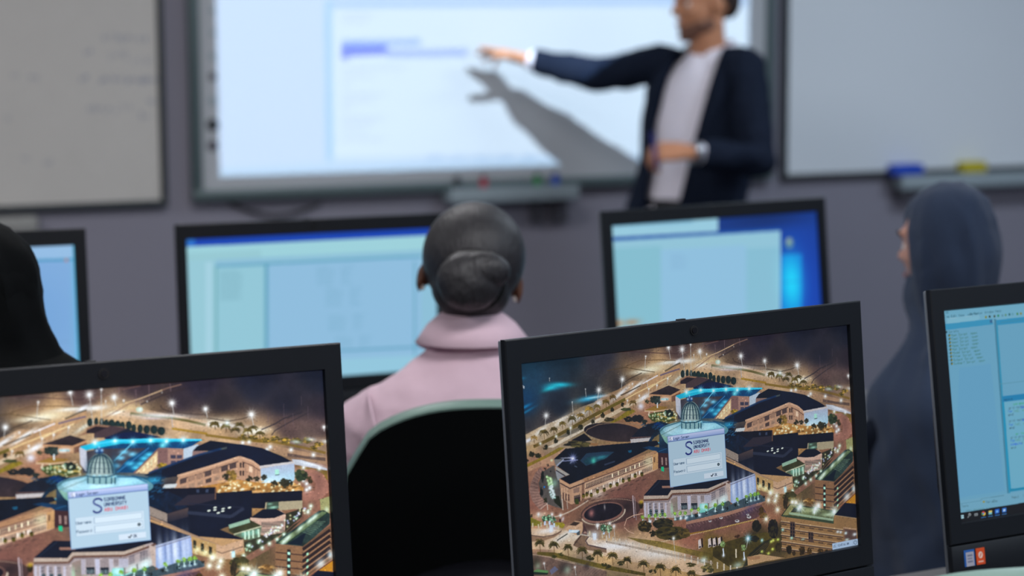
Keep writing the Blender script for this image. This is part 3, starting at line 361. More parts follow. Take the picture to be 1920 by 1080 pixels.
    c.P('s', [(0, 640), (350, 555), (640, 470), (600, 500), (330, 590), (0, 665)], (170, 122, 98)); c.P('s', [(0, 665), (330, 592), (610, 500), (650, 560), (560, 610), (300, 690), (0, 740)], (92, 62, 62), .9, tex=.3); c.B('s', (510, 540), 70, 24, (84, 70, 104), .7, -.4)
    for i in range(24): x_ = 10+i*24; c.L('s', [(x_, 670-(x_)*.26), (x_+14, 690-(x_)*.26)], (150, 116, 104), 2, .8)
    c.L('s', [(-170, 770), (200, 710), (560, 620)], (150, 104, 34), 6)
    for i in range(60): x_ = -200+i*13; c.G('s', (x_, 756-(x_)*.245+(20 if x_ < 0 else 0)*0), 3.5, 3, (255, 225, 180), .9)
    for x_, y_, r_ in [(195, 635, 12), (284, 608, 14), (414, 632, 18), (510, 600, 18), (500, 580, 12)]: c.El('s', (x_, y_), r_, r_*.62, (214, 210, 205)); c.El('s', (x_-2, y_-3), r_*.6, r_*.3, (90, 80, 80))
    for x_ in (110, 190, 228, 270): c.P('s', [(x_-12, 790-(x_-110)*.1), (x_+8, 780-(x_-110)*.1), (x_+16, 850-(x_-110)*.12), (x_-10, 862-(x_-110)*.12)], (214, 196, 186)); c.P('s', [(x_-6, 840-(x_-110)*.12), (x_+12, 836-(x_-110)*.12), (x_+12, 850-(x_-110)*.12), (x_-6, 854-(x_-110)*.12)], (60, 50, 50)); c.P('s', [(x_+12, 775-(x_-110)*.1), (x_+22, 775-(x_-110)*.1), (x_+28, 845-(x_-110)*.12), (x_+16, 850-(x_-110)*.12)], (26, 20, 22))
    # small lit trees along the front
    for k_, x_, y_ in [('h', 75, 630), ('h', 183, 615), ('h', 290, 605), ('h', 368, 595), ('h', 455, 590), ('h', 620, 570), ('h', 710, 560), ('h', 795, 555), ('h', 908, 510), ('h', 1022, 495), ('h', 1150, 455), ('h', 1303, 422), ('n', 45, 245), ('n', 165, 220), ('n', 422, 140), ('n', 574, 90), ('n', 640, 70), ('n', 708, 55), ('n', 765, 40)]:
        c.tree(k_, (x_, y_), 32, 38, (120, 160, 40), 14, (60, 84, 24)); c.G(k_, (x_, y_), 26, 30, (120, 220, 60), .5); c.L(k_, [(x_, y_+34), (x_+3, y_+100)], (200, 235, 225), 4, .9); c.G(k_, (x_+4, y_+95), 22, 14, (200, 245, 250), .9)
    for x_, y_ in [(100, 705), (205, 700), (300, 690), (390, 680), (725, 640), (820, 630), (1040, 590)]: c.lamp('h', (x_, y_), None, 22, (190, 225, 255))
    c.tree('h', (980, 600), 34, 40, (24, 28, 22), 14); c.tree('h', (1150, 560), 24, 40, (20, 30, 26), 10); c.tree('h', (1326, 520), 22, 40, (30, 34, 30), 10); c.tree('n', (240, 300), 26, 40, (16, 22, 20), 10); c.tree('n', (573, 195), 28, 40, (10, 30, 30), 12); c.tree('n', (730, 140), 24, 34, (10, 40, 60), 12); c.tree('n', (865, 90), 22, 36, (30, 30, 20), 10); c.tree('n', (400, 240), 44, 34, (20, 26, 20), 12)
    # big dark tree masses in front
    c.tree('h', (420, 740), 190, 100, (30, 30, 18), 130, (60, 52, 26)); c.tree('h', (110, 790), 130, 110, (44, 38, 18), 60, (110, 88, 40)); c.tree('h', (560, 900), 300, 130, (70, 60, 24), 150, (34, 32, 16)); c.tree('h', (780, 900), 110, 90, (90, 72, 30), 50, (50, 44, 22)); c.tree('h', (240, 910), 60, 60, (40, 36, 16), 20)
    # --- east building (hall with round end)
    c.P('s', [(320, 130), (560, 240), (565, 250), (860, 270), (870, 370), (740, 400), (700, 410), (570, 350), (560, 250), (320, 150)], (190, 146, 96)); c.P('g', [(40, 355), (640, 665), (1040, 860), (1040, 900), (620, 700), (40, 400)], (164, 130, 100)); c.P('g', [(620, 700), (960, 830), (960, 1080), (640, 1000)], (188, 148, 90)); c.P('g', [(960, 830), (1040, 860), (1330, 735), (1330, 930), (1200, 1000), (1180, 1080), (960, 1080)], (204, 162, 124)); c.L('g', [(960, 950), (1040, 985), (1330, 860)], (110, 84, 66), 3)
    for x_, y_ in [(645, 760), (750, 810), (860, 865)]: c.P('g', [(x_, y_), (x_+44, y_+20), (x_+46, y_+160), (x_+2, y_+140)], (44, 42, 28)); c.G('g', (x_+56, y_+170), 50, 40, (255, 245, 150), .8)
    for i in range(20): c.G('g', (650+c.rng.random()*250, 800+c.rng.random()*220), 6, 6, (255, 255, 190), .8)
    c.P('g', [(1170, 950), (1215, 940), (1215, 1040), (1175, 1060)], (170, 225, 225)); c.G('g', (1190, 1000), 30, 50, (190, 240, 230), .8)
    c.P('o', [(400, 120), (520, 100), (620, 120), (668, 175), (668, 400), (600, 460), (460, 490), (360, 480), (250, 240)], (206, 164, 140)); c.P('o', [(250, 235), (400, 100), (560, 95), (665, 165), (640, 210), (520, 245), (380, 250)], (12, 18, 30)); c.L('o', [(250, 250), (400, 262), (540, 250), (665, 185)], (214, 176, 150), 10)
    for i in range(17): x_ = 385+i*16; c.P('o', [(x_, 290-max(0, i-8)*3), (x_+8, 289-max(0, i-8)*3), (x_+8, 372-max(0, i-8)*4), (x_, 373-max(0, i-8)*4)], (64, 66, 60)); c.P('o', [(x_, 392-max(0, i-8)*4), (x_+8, 391-max(0, i-8)*4), (x_+8, 470-max(0, i-8)*5), (x_, 472-max(0, i-8)*5)], (84, 84, 76))
    c.P('o', [(0, 360), (240, 260), (390, 350), (60, 480), (0, 440)], (56, 56, 30), 1, tex=.4); c.L('o', [(0, 372), (245, 275)], (160, 196, 165), 14, .9); c.L('o', [(60, 490), (385, 360)], (206, 200, 160), 6); c.P('o', [(60, 490), (385, 365), (370, 520), (240, 570), (150, 530)], (90, 110, 84), .9)
    for x_ in (190, 235, 285, 350): c.L('o', [(x_, 440-(x_-190)*.25), (x_+4, 560-(x_-190)*.25)], (196, 225, 190), 7); c.G('o', (x_-20, 480-(x_-190)*.25), 26, 34, (90, 225, 190), .5)
    c.P('o', [(430, 0), (865, -40), (865, 80), (600, 115), (575, 60), (420, 100)], (172, 156, 122)); c.P('o', [(445, 0), (585, -20), (585, 95), (440, 100)], (60, 74, 56)); c.G('o', (520, 70), 50, 14, (150, 225, 190), .8); c.G('o', (480, 20), 30, 12, (150, 225, 190), .6)
    c.P('o', [(1070, -60), (1185, -110), (1185, 150), (1080, 110)], (160, 160, 100), .9); c.G('o', (1150, 90), 26, 30, (190, 240, 190), .7)
    c.P('o', [(670, 160), (900, 60), (900, 200), (740, 400), (560, 600), (300, 730), (180, 700), (180, 600), (400, 500), (660, 440)], (52, 50, 30), 1, tex=.5); c.P('o', [(880, -40), (1070, -60), (1060, 90), (760, 330), (560, 560), (560, 640), (240, 880), (190, 820), (640, 460), (860, 200)], (150, 102, 78), .9, tex=.3)
    for i in range(70):
        a_ = c.rng.random(); x_ = 200+a_*720+(c.rng.random()-.5)*90; y_ = 720-a_*640+(c.rng.random()-.5)*90; c.G('o', (x_, y_), 11, 10, [(200, 205, 255), (170, 250, 190), (255, 240, 170)][i % 3], .95)
    for x_, y_ in [(480, 610), (395, 675), (240, 645), (570, 545), (355, 580), (175, 800), (75, 860), (650, 470), (930, 130), (962, 40)]: c.lamp('o', (x_, y_), None, 24, (190, 255, 200))
    c.tree('o', (130, 900), 120, 90, (60, 56, 26), 40, (110, 90, 40)); c.tree('o', (450, 980), 100, 60, (110, 76, 36), 34, (200, 150, 80))
    # --- east tower and the large office block at the corner
    c.P('o', [(550, 610), (680, 465), (1060, 110), (1120, 100), (1190, 150), (1190, 300), (890, 645)], (44, 64, 56), 1, tex=.7); c.P('o', [(580, 600), (1100, 115), (1160, 130), (680, 610)], (120, 140, 90), .9, tex=.4); c.P('o', [(700, 610), (960, 390), (1010, 300), (900, 480), (860, 630)], (10, 24, 34)); c.L('o', [(680, 605), (1160, 135)], (30, 50, 30), 3)
    for x_, y_ in [(700, 520), (840, 375), (955, 255), (1010, 200), (650, 580)]: c.G('o', (x_, y_), 50, 22, (215, 250, 215), .9, -.7)
    c.grid('o', [(1000, 260), (1150, 260), (960, 480), (850, 430)], 9, 9, .5, .5, (150, 180, 140), .8)
    c.P('o', [(550, 615), (870, 650), (885, 1080), (700, 1260), (560, 1250)], (140, 100, 66)); c.P('o', [(870, 650), (1195, 320), (1215, 600), (1230, 900), (1050, 1000), (940, 1150), (885, 1080)], (110, 78, 52))
    for i in range(4): y_ = 740+i*105; c.L('o', [(555, y_), (880, y_+36)], (66, 44, 34), 4)
    for i in range(5): c.L('o', [(880, 700+i*90), (1200, 400+i*86)], (34, 24, 24), 16, .9); c.L('o', [(880, 730+i*90), (1205, 425+i*88)], (160, 116, 80), 5)
    c.P('o', [(690, 690), (732, 695), (735, 1180), (695, 1170)], (44, 36, 30)); c.grid('o', [(692, 705), (732, 708), (735, 1180), (696, 1175)], 1, 5, .8, .42, (190, 245, 215)); c.grid('o', [(918, 720), (945, 700), (948, 1180), (922, 1200)], 1, 5, .9, .4, (170, 225, 180)); c.P('o', [(560, 1000), (690, 1010), (690, 1200), (560, 1200)], (196, 130, 84), .7)
    c.P('o', [(950, 1080), (1230, 820), (1230, 960), (1060, 1000), (960, 1100)], (196, 130, 84), .95); c.G('o', (1090, 900), 60, 50, (225, 240, 235), .8, -.8); c.G('o', (1200, 760), 34, 50, (210, 235, 235), .8); c.P('o', [(1060, 1000), (1230, 850), (1230, 1010)], (196, 130, 30)); c.L('o', [(960, 1090), (1230, 840)], (100, 60, 44), 4)
    c.P('p', [(-10, 420), (135, 215), (700, 290), (860, 340), (960, 300), (870, 410), (870, 545), (400, 480)], (86, 88, 50), 1, tex=.5); c.P('p', [(-5, 405), (140, 225), (240, 235), (100, 400), (0, 420)], (140, 134, 80)); c.P('p', [(160, 260), (700, 300), (880, 350), (840, 430), (300, 390)], (96, 104, 64), .9, tex=.5); c.L('p', [(-10, 415), (135, 218), (900, 335)], (30, 34, 24), 4); c.P('p', [(150, 350), (200, 280), (330, 300), (320, 360)], (16, 20, 22)); c.L('p', [(120, 372), (860, 480)], (170, 196, 160), 9, .8); c.P('p', [(0, 400), (400, 440), (865, 500), (865, 540), (400, 480), (-10, 425)], (50, 66, 44), .9)
    for x_, y_, r_ in [(305, 255, 60), (560, 290, 50), (610, 240, 44), (875, 340, 60), (275, 295, 30), (540, 350, 26)]: c.lamp('p', (x_, y_), None, r_, (205, 250, 225))
    c.G('p', (450, 320), 260, 30, (180, 190, 120), .6, .1); c.G('p', (780, 390), 120, 26, (190, 225, 170), .7, .1)
    c.P('p', [(880, 400), (1055, 190), (1240, 210), (1250, 450), (1240, 445)], (10, 18, 34), 1, tex=.2); c.L('p', [(880, 402), (1250, 452)], (180, 150, 110), 3)
    c.P('p', [(-15, 425), (870, 545), (875, 405), (1250, 455), (1270, 900), (1100, 900), (700, 1000), (0, 1000)], (156, 116, 70), 1, tex=.08)
    for i in range(5): y_ = 515+i*112; c.L('p', [(-20, y_), (400, y_+60), (1030, y_+140)], (66, 46, 40), 6); c.L('p', [(-20, y_-12), (400, y_+48), (1030, y_+128)], (196, 160, 116), 4); c.L('p', [(-10, y_+44), (1030, y_+190)], (110, 78, 46), 3, .8)
    for j in range(5):
        for i in range(7):
            x_ = -10+i*155; y_ = 540+j*112+i*21; c.grid('p', [(x_, y_), (x_+84, y_+12), (x_+84, y_+40), (x_, y_+28)], 4, 1, .6, .9, (56, 42, 34))
    c.P('p', [(135, 510), (215, 520), (215, 780), (135, 770)], (84, 62, 50)); c.grid('p', [(135, 530), (215, 540), (215, 780), (135, 770)], 2, 4, .6, .75, (26, 24, 28)); c.P('p', [(440, 680), (525, 690), (525, 860), (445, 850)], (84, 62, 50)); c.grid('p', [(440, 690), (525, 700), (525, 820), (445, 810)], 2, 2, .6, .8, (26, 24, 28))
    c.G('p', (160, 788), 24, 18, (120, 240, 210), .95); c.G('p', (10, 650), 22, 18, (120, 230, 215), .95); c.G('p', (350, 808), 30, 12, (140, 220, 200), .7); c.G('p', (935, 678), 26, 16, (225, 240, 240), .95); c.G('p', (985, 685), 22, 16, (225, 240, 240), .9); c.P('p', [(1030, 600), (1250, 630), (1260, 830), (1045, 840)], (120, 86, 62)); c.P('p', [(1060, 640), (1250, 660), (1255, 800), (1065, 820)], (90, 66, 56)); c.G('p', (1070, 700), 24, 18, (210, 245, 240), .95); c.G('p', (1220, 720), 34, 20, (225, 240, 240), .95); c.G('p', (1090, 810), 34, 16, (190, 230, 215), .9); c.L('p', [(1030, 610), (1250, 636)], (190, 150, 110), 5)
    for x_, y_, rx, ry in [(115, 980, 50, 80), (335, 1010, 55, 80), (460, 1010, 50, 60), (640, 1000, 60, 40), (200, 1050, 30, 40), (750, 1000, 40, 24)]: c.tree('p', (x_, y_), rx, ry, (46, 34, 14), 26, (90, 62, 24))
    # --- lawns, parking edge, trees in the foreground right
    c.P('n', [(200, 870), (560, 760), (900, 690), (1120, 820), (1130, 1000), (900, 1080), (820, 1200), (300, 1300), (0, 1100), (0, 980)], (74, 62, 20), .95, tex=.4); c.P('n', [(620, 1060), (860, 850), (1000, 800), (900, 1000), (700, 1200), (500, 1300)], (36, 34, 20), .9, tex=.3)
    for i in range(4): c.L('n', [(640+i*50, 1100), (900+i*40, 880-i*10)], (120, 92, 44), 2, .6)
    c.tree('n', (740, 590), 85, 110, (28, 26, 16), 60); c.tree('n', (1020, 630), 95, 180, (24, 22, 18), 90, (50, 44, 22)); c.tree('n', (820, 320), 44, 60, (70, 50, 16), 26); c.tree('n', (840, 410), 80, 54, (90, 62, 24), 24); c.tree('n', (1230, 200), 44, 120, (50, 40, 22), 36); c.tree('n', (1110, 950), 55, 90, (50, 40, 16), 30); c.tree('n', (1290, 990), 44, 80, (30, 24, 12), 26); c.tree('n', (410, 765), 50, 34, (60, 36, 20), 12); c.tree('n', (700, 800), 110, 60, (30, 30, 18), 26)
    for x_, y_ in [(940, 150), (900, 470), (1090, 310), (1340, 180), (1400, 190), (1075, 75), (975, 30), (1050, 160)]: c.lamp('n', (x_, y_), None, 40, (255, 250, 190))
    for x_, y_ in [(1010, 980), (940, 1050), (1100, 815), (985, 850), (830, 1020), (1020, 830)]: c.G('n', (x_, y_), 24, 18, (220, 235, 90), .95)
    c.lamp('n', (595, 800), (570, 960), 46, (130, 220, 255)); c.lamp('n', (830, 830), None, 22, (120, 230, 240))
    for x_, y_ in [(170, 900), (520, 960)]: c.tree('n', (x_, y_), 48, 60, (110, 130, 70), 24, (170, 200, 130)); c.L('n', [(x_+5, y_+70), (x_+15, y_+190)], (214, 225, 235), 6); c.lamp('n', (x_+10, y_+190), None, 22, (190, 215, 255))
    c.L('n', [(392, 980), (396, 1130)], (236, 220, 190), 6)
    # --- bottom: fence, pavement, street with palms
    c.P('r', [(110, 700), (420, 720), (560, 760), (730, 800), (1100, 880), (1430, 950), (1600, 1000), (1600, 1100), (1430, 1060), (900, 960), (480, 880), (110, 870)], (214, 178, 140), .95, tex=.15)
    c.G('r', (800, 840), 220, 36, (240, 245, 250), .85, .12); c.G('r', (1150, 900), 220, 40, (235, 240, 240), .7, .15); c.G('r', (560, 760), 120, 30, (255, 245, 220), .7); c.G('r', (380, 770), 110, 30, (235, 240, 225), .7, -.3); c.G('r', (250, 720), 90, 20, (250, 240, 240), .7)
    c.P('m', [(150, 410), (430, 440), (640, 350), (680, 350), (560, 440), (380, 500), (150, 520)], (150, 114, 84), .9); c.P('m', [(880, 580), (900, 510), (1000, 400), (1130, 420), (1080, 520), (1130, 580), (1440, 640), (1440, 700), (1000, 640)], (120, 90, 66), .9, tex=.3); c.L('m', [(880, 575), (1010, 410)], (70, 50, 40), 4); c.L('m', [(1140, 425), (1085, 500), (1130, 570), (1440, 635)], (80, 60, 60), 4); c.L('m', [(600, 495), (780, 380)], (60, 60, 50), 4); c.L('m', [(150, 410), (360, 435), (560, 400), (680, 330)], (90, 70, 60), 3)
    c.P('m', [(120, 90), (300, 170), (360, 190), (330, 250), (130, 250)], (120, 112, 26), .95, tex=.4); c.P('m', [(560, 190), (700, 190), (740, 230), (700, 290), (560, 250)], (140, 126, 26), .95, tex=.4); c.tree('m', (150, 80), 40, 40, (40, 40, 20), 12)
    for x_, y_ in [(185, 200), (285, 220), (330, 190), (430, 210), (625, 240), (1155, 330), (1370, 370)]: c.P('m', [(x_-12, y_), (x_+12, y_), (x_+14, y_+80), (x_-10, y_+80)], (214, 196, 160))
    c.grid('m', [(550, 215), (620, 230), (620, 300), (550, 290)], 8, 1, .3, .9, (230, 220, 225)); c.P('m', [(470, 235), (530, 235), (530, 340), (480, 360)], (210, 222, 250)); c.G('m', (500, 310), 40, 50, (215, 228, 255), .9); c.P('m', [(1205, 370), (1270, 370), (1265, 480), (1215, 480)], (210, 222, 250)); c.G('m', (1240, 430), 46, 60, (215, 228, 255), .9)
    c.P('m', [(800, 240), (910, 160), (1035, 180), (1045, 320), (1000, 390), (930, 400), (790, 340), (740, 300)], (206, 162, 122)); c.P('m', [(810, 235), (890, 175), (1000, 190), (920, 245)], (60, 44, 34)); c.P('m', [(740, 295), (800, 235), (920, 250), (1035, 185), (1040, 210), (920, 300)], (214, 170, 132)); c.P('m', [(800, 310), (980, 320), (980, 370), (800, 360)], (190, 215, 230)); c.G('m', (880, 335), 90, 16, (225, 240, 255), .9); c.P('m', [(930, 370), (990, 320), (990, 400), (940, 405)], (70, 80, 84)); c.P('m', [(1050, 200), (1110, 330), (1110, 400), (1030, 380)], (70, 44, 40), .8); c.tree('m', (1070, 360), 40, 34, (80, 50, 44), 12, (190, 150, 130))
    for x_, y_ in [(385, 120), (465, 110), (540, 150), (1385, 270)]: c.tree('m', (x_, y_), 50, 60, (50, 80, 50), 24, (150, 205, 160)); c.L('m', [(x_+10, y_+50), (x_+12, y_+120)], (214, 230, 255), 8)
    for p_, ft in [((285, 50), (290, 110)), ((515, 50), (540, 250)), ((660, 65), (655, 110)), ((1285, 235), (1290, 310))]: c.lamp('m', p_, ft, 26)
    c.P('m', [(640, 130), (665, 130), (668, 185), (642, 185)], (50, 30, 30)); c.G('m', (700, 130), 20, 34, (250, 240, 255), .7, .5)
    for i in range(22): x_ = 735+i*53; y_ = 775+i*12.5; c.P('r', [(x_-5, y_-20), (x_+6, y_-20), (x_+6, y_+34), (x_-5, y_+34)], (216, 200, 178))
    c.P('r', [(730, 800), (1290, 905), (1600, 965), (1600, 985), (1290, 925), (730, 815)], (160, 140, 120), .6); c.P('r', [(900, 770), (1160, 800), (1400, 860), (1600, 900), (1600, 950), (1290, 880), (1000, 810)], (110, 92, 30), .8, tex=.4)
    for k_, p_, ft in [('r', (795, 680), (810, 860)), ('r', (1280, 775), (1300, 980)), ('r', (760, 660), None), ('r', (662, 675), (664, 710))]: c.lamp(k_, p_, ft, 13)
    c.tree('r', (710, 700), 28, 34, (70, 100, 70), 20, (170, 215, 180)); c.tree('r', (755, 700), 28, 34, (90, 110, 70), 20, (170, 205, 160)); c.L('r', [(757, 730), (757, 780)], (205, 215, 235), 3)
    c.P('m', [(165, 740), (500, 780), (700, 830), (900, 890), (1000, 920), (1440, 1010), (1440, 1200), (180, 1200)], (112, 86, 72), .9, tex=.35); c.L('m', [(165, 735), (480, 780), (700, 850), (900, 890)], (214, 180, 150), 4, .7); c.P('m', [(260, 690), (560, 700), (900, 790), (1300, 880), (1600, 940), (2100, 1040), (2100, 1090), (1400, 980), (900, 860), (560, 780), (260, 740)], (90, 76, 22), .95, tex=.5)
    c.B('m', (240, 860), 90, 90, (58, 50, 34), .8); c.B('m', (700, 960), 110, 90, (50, 42, 36), .8, -.5); c.B('m', (1100, 920), 60, 50, (46, 36, 36), .7, -.6); c.G('m', (270, 930), 50, 50, (110, 150, 120), .6); c.G('m', (770, 1000), 60, 60, (120, 170, 140), .6); c.P('m', [(190, 1020), (260, 990), (450, 1010), (440, 1060), (200, 1060)], (96, 150, 84), .9); c.P('m', [(200, 1030), (450, 1050), (430, 1080), (200, 1080)], (20, 34, 24), .9); c.P('m', [(470, 1010), (560, 930), (620, 990), (500, 1080)], (104, 110, 140), .8)
    c.lamp('m', (375, 885), (395, 990), 18); c.lamp('m', (900, 945), (920, 1090), 18)
    for i in range(5): c.L('m', [(1040+i*50, 1080), (1180+i*50, 940+i*8)], (150, 130, 116), 2, .5)
    for k_, p_, r_ in [('m', (305, 540), 90), ('m', (545, 570), 92), ('m', (785, 610), 86), ('m', (1025, 660), 95), ('m', (1285, 710), 88), ('r', (783, 920), 46), ('r', (900, 955), 40), ('r', (1035, 985), 46), ('r', (1170, 1010), 46), ('r', (1297, 1030), 44), ('r', (1425, 1060), 40)]:
        c.palm(k_, p_, r_, (84, 74, 26) if k_ == 'm' else (104, 84, 34), (96, 70, 34), r_*1.7); c.palm(k_, (p_[0], p_[1]+r_*.1), r_*.75, (56, 50, 18))
    for x_, y_ in [(550, 770), (660, 730), (1390, 900), (1180, 800)]: c.tree('m', (x_, y_), 50, 36, (56, 56, 16), 16)
    for x_, y_ in [(740, 1005), (850, 980), (600, 940), (1110, 1050)]: c.tree('r', (x_, y_), 34, 22, (50, 46, 18), 16)
    c.P('s', [(495, 925), (600, 900), (800, 930), (640, 960), (500, 995)], (190, 150, 104)); c.P('s', [(490, 920), (600, 915), (600, 940), (520, 950)], (170, 124, 84)); c.tree('s', (170, 1020), 60, 40, (70, 66, 34), 26, (150, 130, 70)); c.tree('s', (40, 990), 50, 20, (60, 54, 20), 14); c.G('s', (140, 950), 30, 20, (190, 235, 225), .8); c.G('s', (420, 990), 40, 20, (200, 240, 230), .6)
    # fine grain: foliage, kerb marks, parked cars and lamps too small to draw one by one
    lum = c.im.mean(2); n = 0; sat = (c.im[..., 0]-c.im[..., 2])
    for i in range(3600):
        x_, y_ = int(c.rng.random()*(c.w-4))+2, int(c.rng.random()*(c.h-4))+2; l_ = lum[y_, x_]
        if l_ < 62 or l_ > 235 or sat[y_, x_] < 22: continue
        k_ = c.rng.random(); a_ = 1.4+c.rng.random()*2.4; b_ = .8+c.rng.random()*1.2; v = c.im[y_-1:y_+2, max(0, x_-int(a_)):x_+int(a_)+1]
        v *= .76 if k_ < .55 else (1.14 if k_ < .92 else 1.35)
    g1 = c.rng.random((c.h, c.w, 1)).astype(np.float32)-.5; g2 = np.repeat(np.repeat(c.rng.random((c.h//3+1, c.w//4+1, 1)).astype(np.float32)-.5, 3, 0), 4, 1)[:c.h, :c.w]
    c.im *= 1+.07*g1+.10*g2*(lum[..., None] > 45); c.im = c.im*np.array([.96, .98, 1.0], np.float32)+np.array([0, 1, 5], np.float32); c.im = np.clip(c.im, 0, 255)
    c.blur(1)
    # --- login window (upright in the picture), clock tag and pointer
    q = uv_solver([(1256.2, 818.8), (1361, 803), (1366.3, 895.3), (1260.8, 913.8)]); 
    A0 = c.m('T', [(1256.2, 818.8)])[0]; A1 = c.m('T', [(1366.3, 895.3)])[0]; C = Canvas.__new__(Canvas); C.__dict__.update(c.__dict__); C.hom = None; C.views = {'D': (0, 0, 1)}
    w_, h_ = A1-A0
    def D(x, y): return ((A0[0]+x*w_)/c.w, (A0[1]+y*h_)/c.h)
    def R(x0, y0, x1, y1, col, col2=None, a=1.): C.fill(np.array([D(x0, y0), D(x1, y0), D(x1, y1), D(x0, y1)])*np.array([c.w, c.h]), col, a, col2)
    def W(x, y, t, h, col, w=1.6, adv=.72): C.text('D', D(x, y), t, h*h_/c.h, col, w, (c.h/c.w, 0), (0, 1), adv=adv)
    R(-.008, -.01, 1.008, 1.01, (104, 140, 190)); R(0, 0, 1, 1, (172, 200, 220)); R(0, 0, 1, .115, (196, 206, 240), (134, 160, 214)); R(0, .1, 1, .115, (90, 116, 170))
    R(.03, .015, .08, .09, (225, 232, 248)); W(.035, .025, 'S', .06, (30, 50, 110), 1.5); W(.1, .03, 'Login Screen', .05, (30, 50, 90), 1.4, .68)
    # the S shaped emblem, two interlaced ribbons
    S_ = [(.415, .215), (.40, .18), (.365, .165), (.325, .175), (.305, .215), (.315, .255), (.355, .285), (.39, .315), (.405, .355), (.39, .395), (.355, .415), (.315, .405), (.295, .37)]
    C.L('D', [D(a, b) for a, b in S_], (22, 36, 116), 6.5); C.L('D', [D(a, b+.012) for a, b in S_[3:9]], (150, 176, 214), 1.3)
    W(.44, .165, 'SORBONNE', .06, (26, 46, 96), 2.4, .84); W(.44, .255, 'UNIVERSITY', .06, (26, 46, 96), 2.4, .76); W(.44, .345, 'ABU DHABI', .06, (214, 66, 84), 2., .84)
    R(.06, .46, .94, .80, (150, 180, 205)); R(.067, .467, .935, .793, (196, 216, 232)); R(.30, .49, .91, .605, (120, 150, 180)); R(.305, .497, .905, .60, (206, 224, 238)); R(.30, .645, .91, .765, (120, 150, 180)); R(.305, .652, .905, .76, (206, 224, 238))
    W(.075, .53, 'Username', .055, (60, 90, 120), 1.4, .62); W(.275, .53, ':', .05, (60, 90, 120), 1.3); W(.075, .685, 'Password', .055, (60, 90, 120), 1.4, .62); W(.275, .685, ':', .05, (60, 90, 120), 1.3)
    t = np.linspace(0, 6.28, 20); C.P('D', [D(.865+.022*math.cos(a), .705+.028*math.sin(a)) for a in t], (30, 44, 60)); C.P('D', [D(.865+.008*math.cos(a), .705+.01*math.sin(a)) for a in t], (150, 180, 190))
    R(.60, .845, .945, .955, (204, 220, 236)); R(.60, .95, .945, .957, (140, 165, 195)); C.L('D', [D(.72, .90), D(.735, .925), D(.765, .875)], (20, 34, 50), 4); W(.785, .875, 'OK', .05, (40, 60, 90), 1.8, .75)
    B0 = c.m('p', [(845, 880)])[0]; 
    def R2(x0, y0, x1, y1, col): C.fill(np.array([(x0, y0), (x1, y0), (x1, y1), (x0, y1)], float), col)
    x0 = B0[0]; y0 = c.h-26; R2(x0, y0, c.w, c.h, (170, 196, 226)); R2(x0+22, y0+3, x0+23, c.h-3, (120, 140, 170)); R2(c.w-28, y0+3, c.w-27, c.h-3, (120, 140, 170))
    C.text('D', ((x0+5)/c.w, (y0+8)/c.h), 'US', 9/c.h, (60, 76, 100), 1.4, (c.h/c.w, 0)); C.text('D', ((x0+28)/c.w, (y0+8)/c.h), '10:47:16 AM', 9/c.h, (60, 76, 100), 1.4, (c.h/c.w, 0), adv=.68)
    C.L('D', [((c.w-14+8*math.sin(a))/c.w, (c.h-13-8*math.cos(a))/c.h) for a in np.linspace(.5, 5.8, 16)], (40, 54, 80), 2.2); C.L('D', [((c.w-14)/c.w, (c.h-23)/c.h), ((c.w-14)/c.w, (c.h-13)/c.h)], (40, 54, 80), 2.2)
    c.P('c', [(115, 25), (160, 60), (145, 65), (155, 88), (143, 90), (133, 70), (118, 82)], (225, 235, 245)); c.P('c', [(122, 42), (144, 58), (134, 62), (124, 68)], (20, 40, 60))
    return np.clip(c.im, 0, 255)/255
# ---------------------------------------------------------------- helpers
rnd = random.Random(5)
def cam_axes():
    cp, sp = math.cos(PITCH), math.sin(PITCH); fw = Vector((0, cp, -sp)); up = Vector((0, sp, cp)); rt = Vector((1, 0, 0))
    c, s = math.cos(ROLL), math.sin(ROLL)
    return c*rt+s*up, -s*rt+c*up, fw
R_, U_, F_ = cam_axes(); EYE = Vector((0, 0, CAM_H))
def pix(P):
    v = Vector(P)-EYE; d = v.dot(F_); return (960+F_PX*v.dot(R_)/d, 540-F_PX*v.dot(U_)/d)
def at_depth(px, py, y):                                          # a point measured in the photograph, at distance y
    d = F_+R_*(px-960)/F_PX-U_*(py-540)/F_PX; return EYE+d*(y/d.y)
def at_wall(px, py, out=0.):                                      # (X, Z) on the plane of the front wall
    d = F_+R_*(px-960)/F_PX-U_*(py-540)/F_PX; t = (WALL_Y-out)/d.dot(IN); P = EYE+d*t; return P.dot(AX), P.z

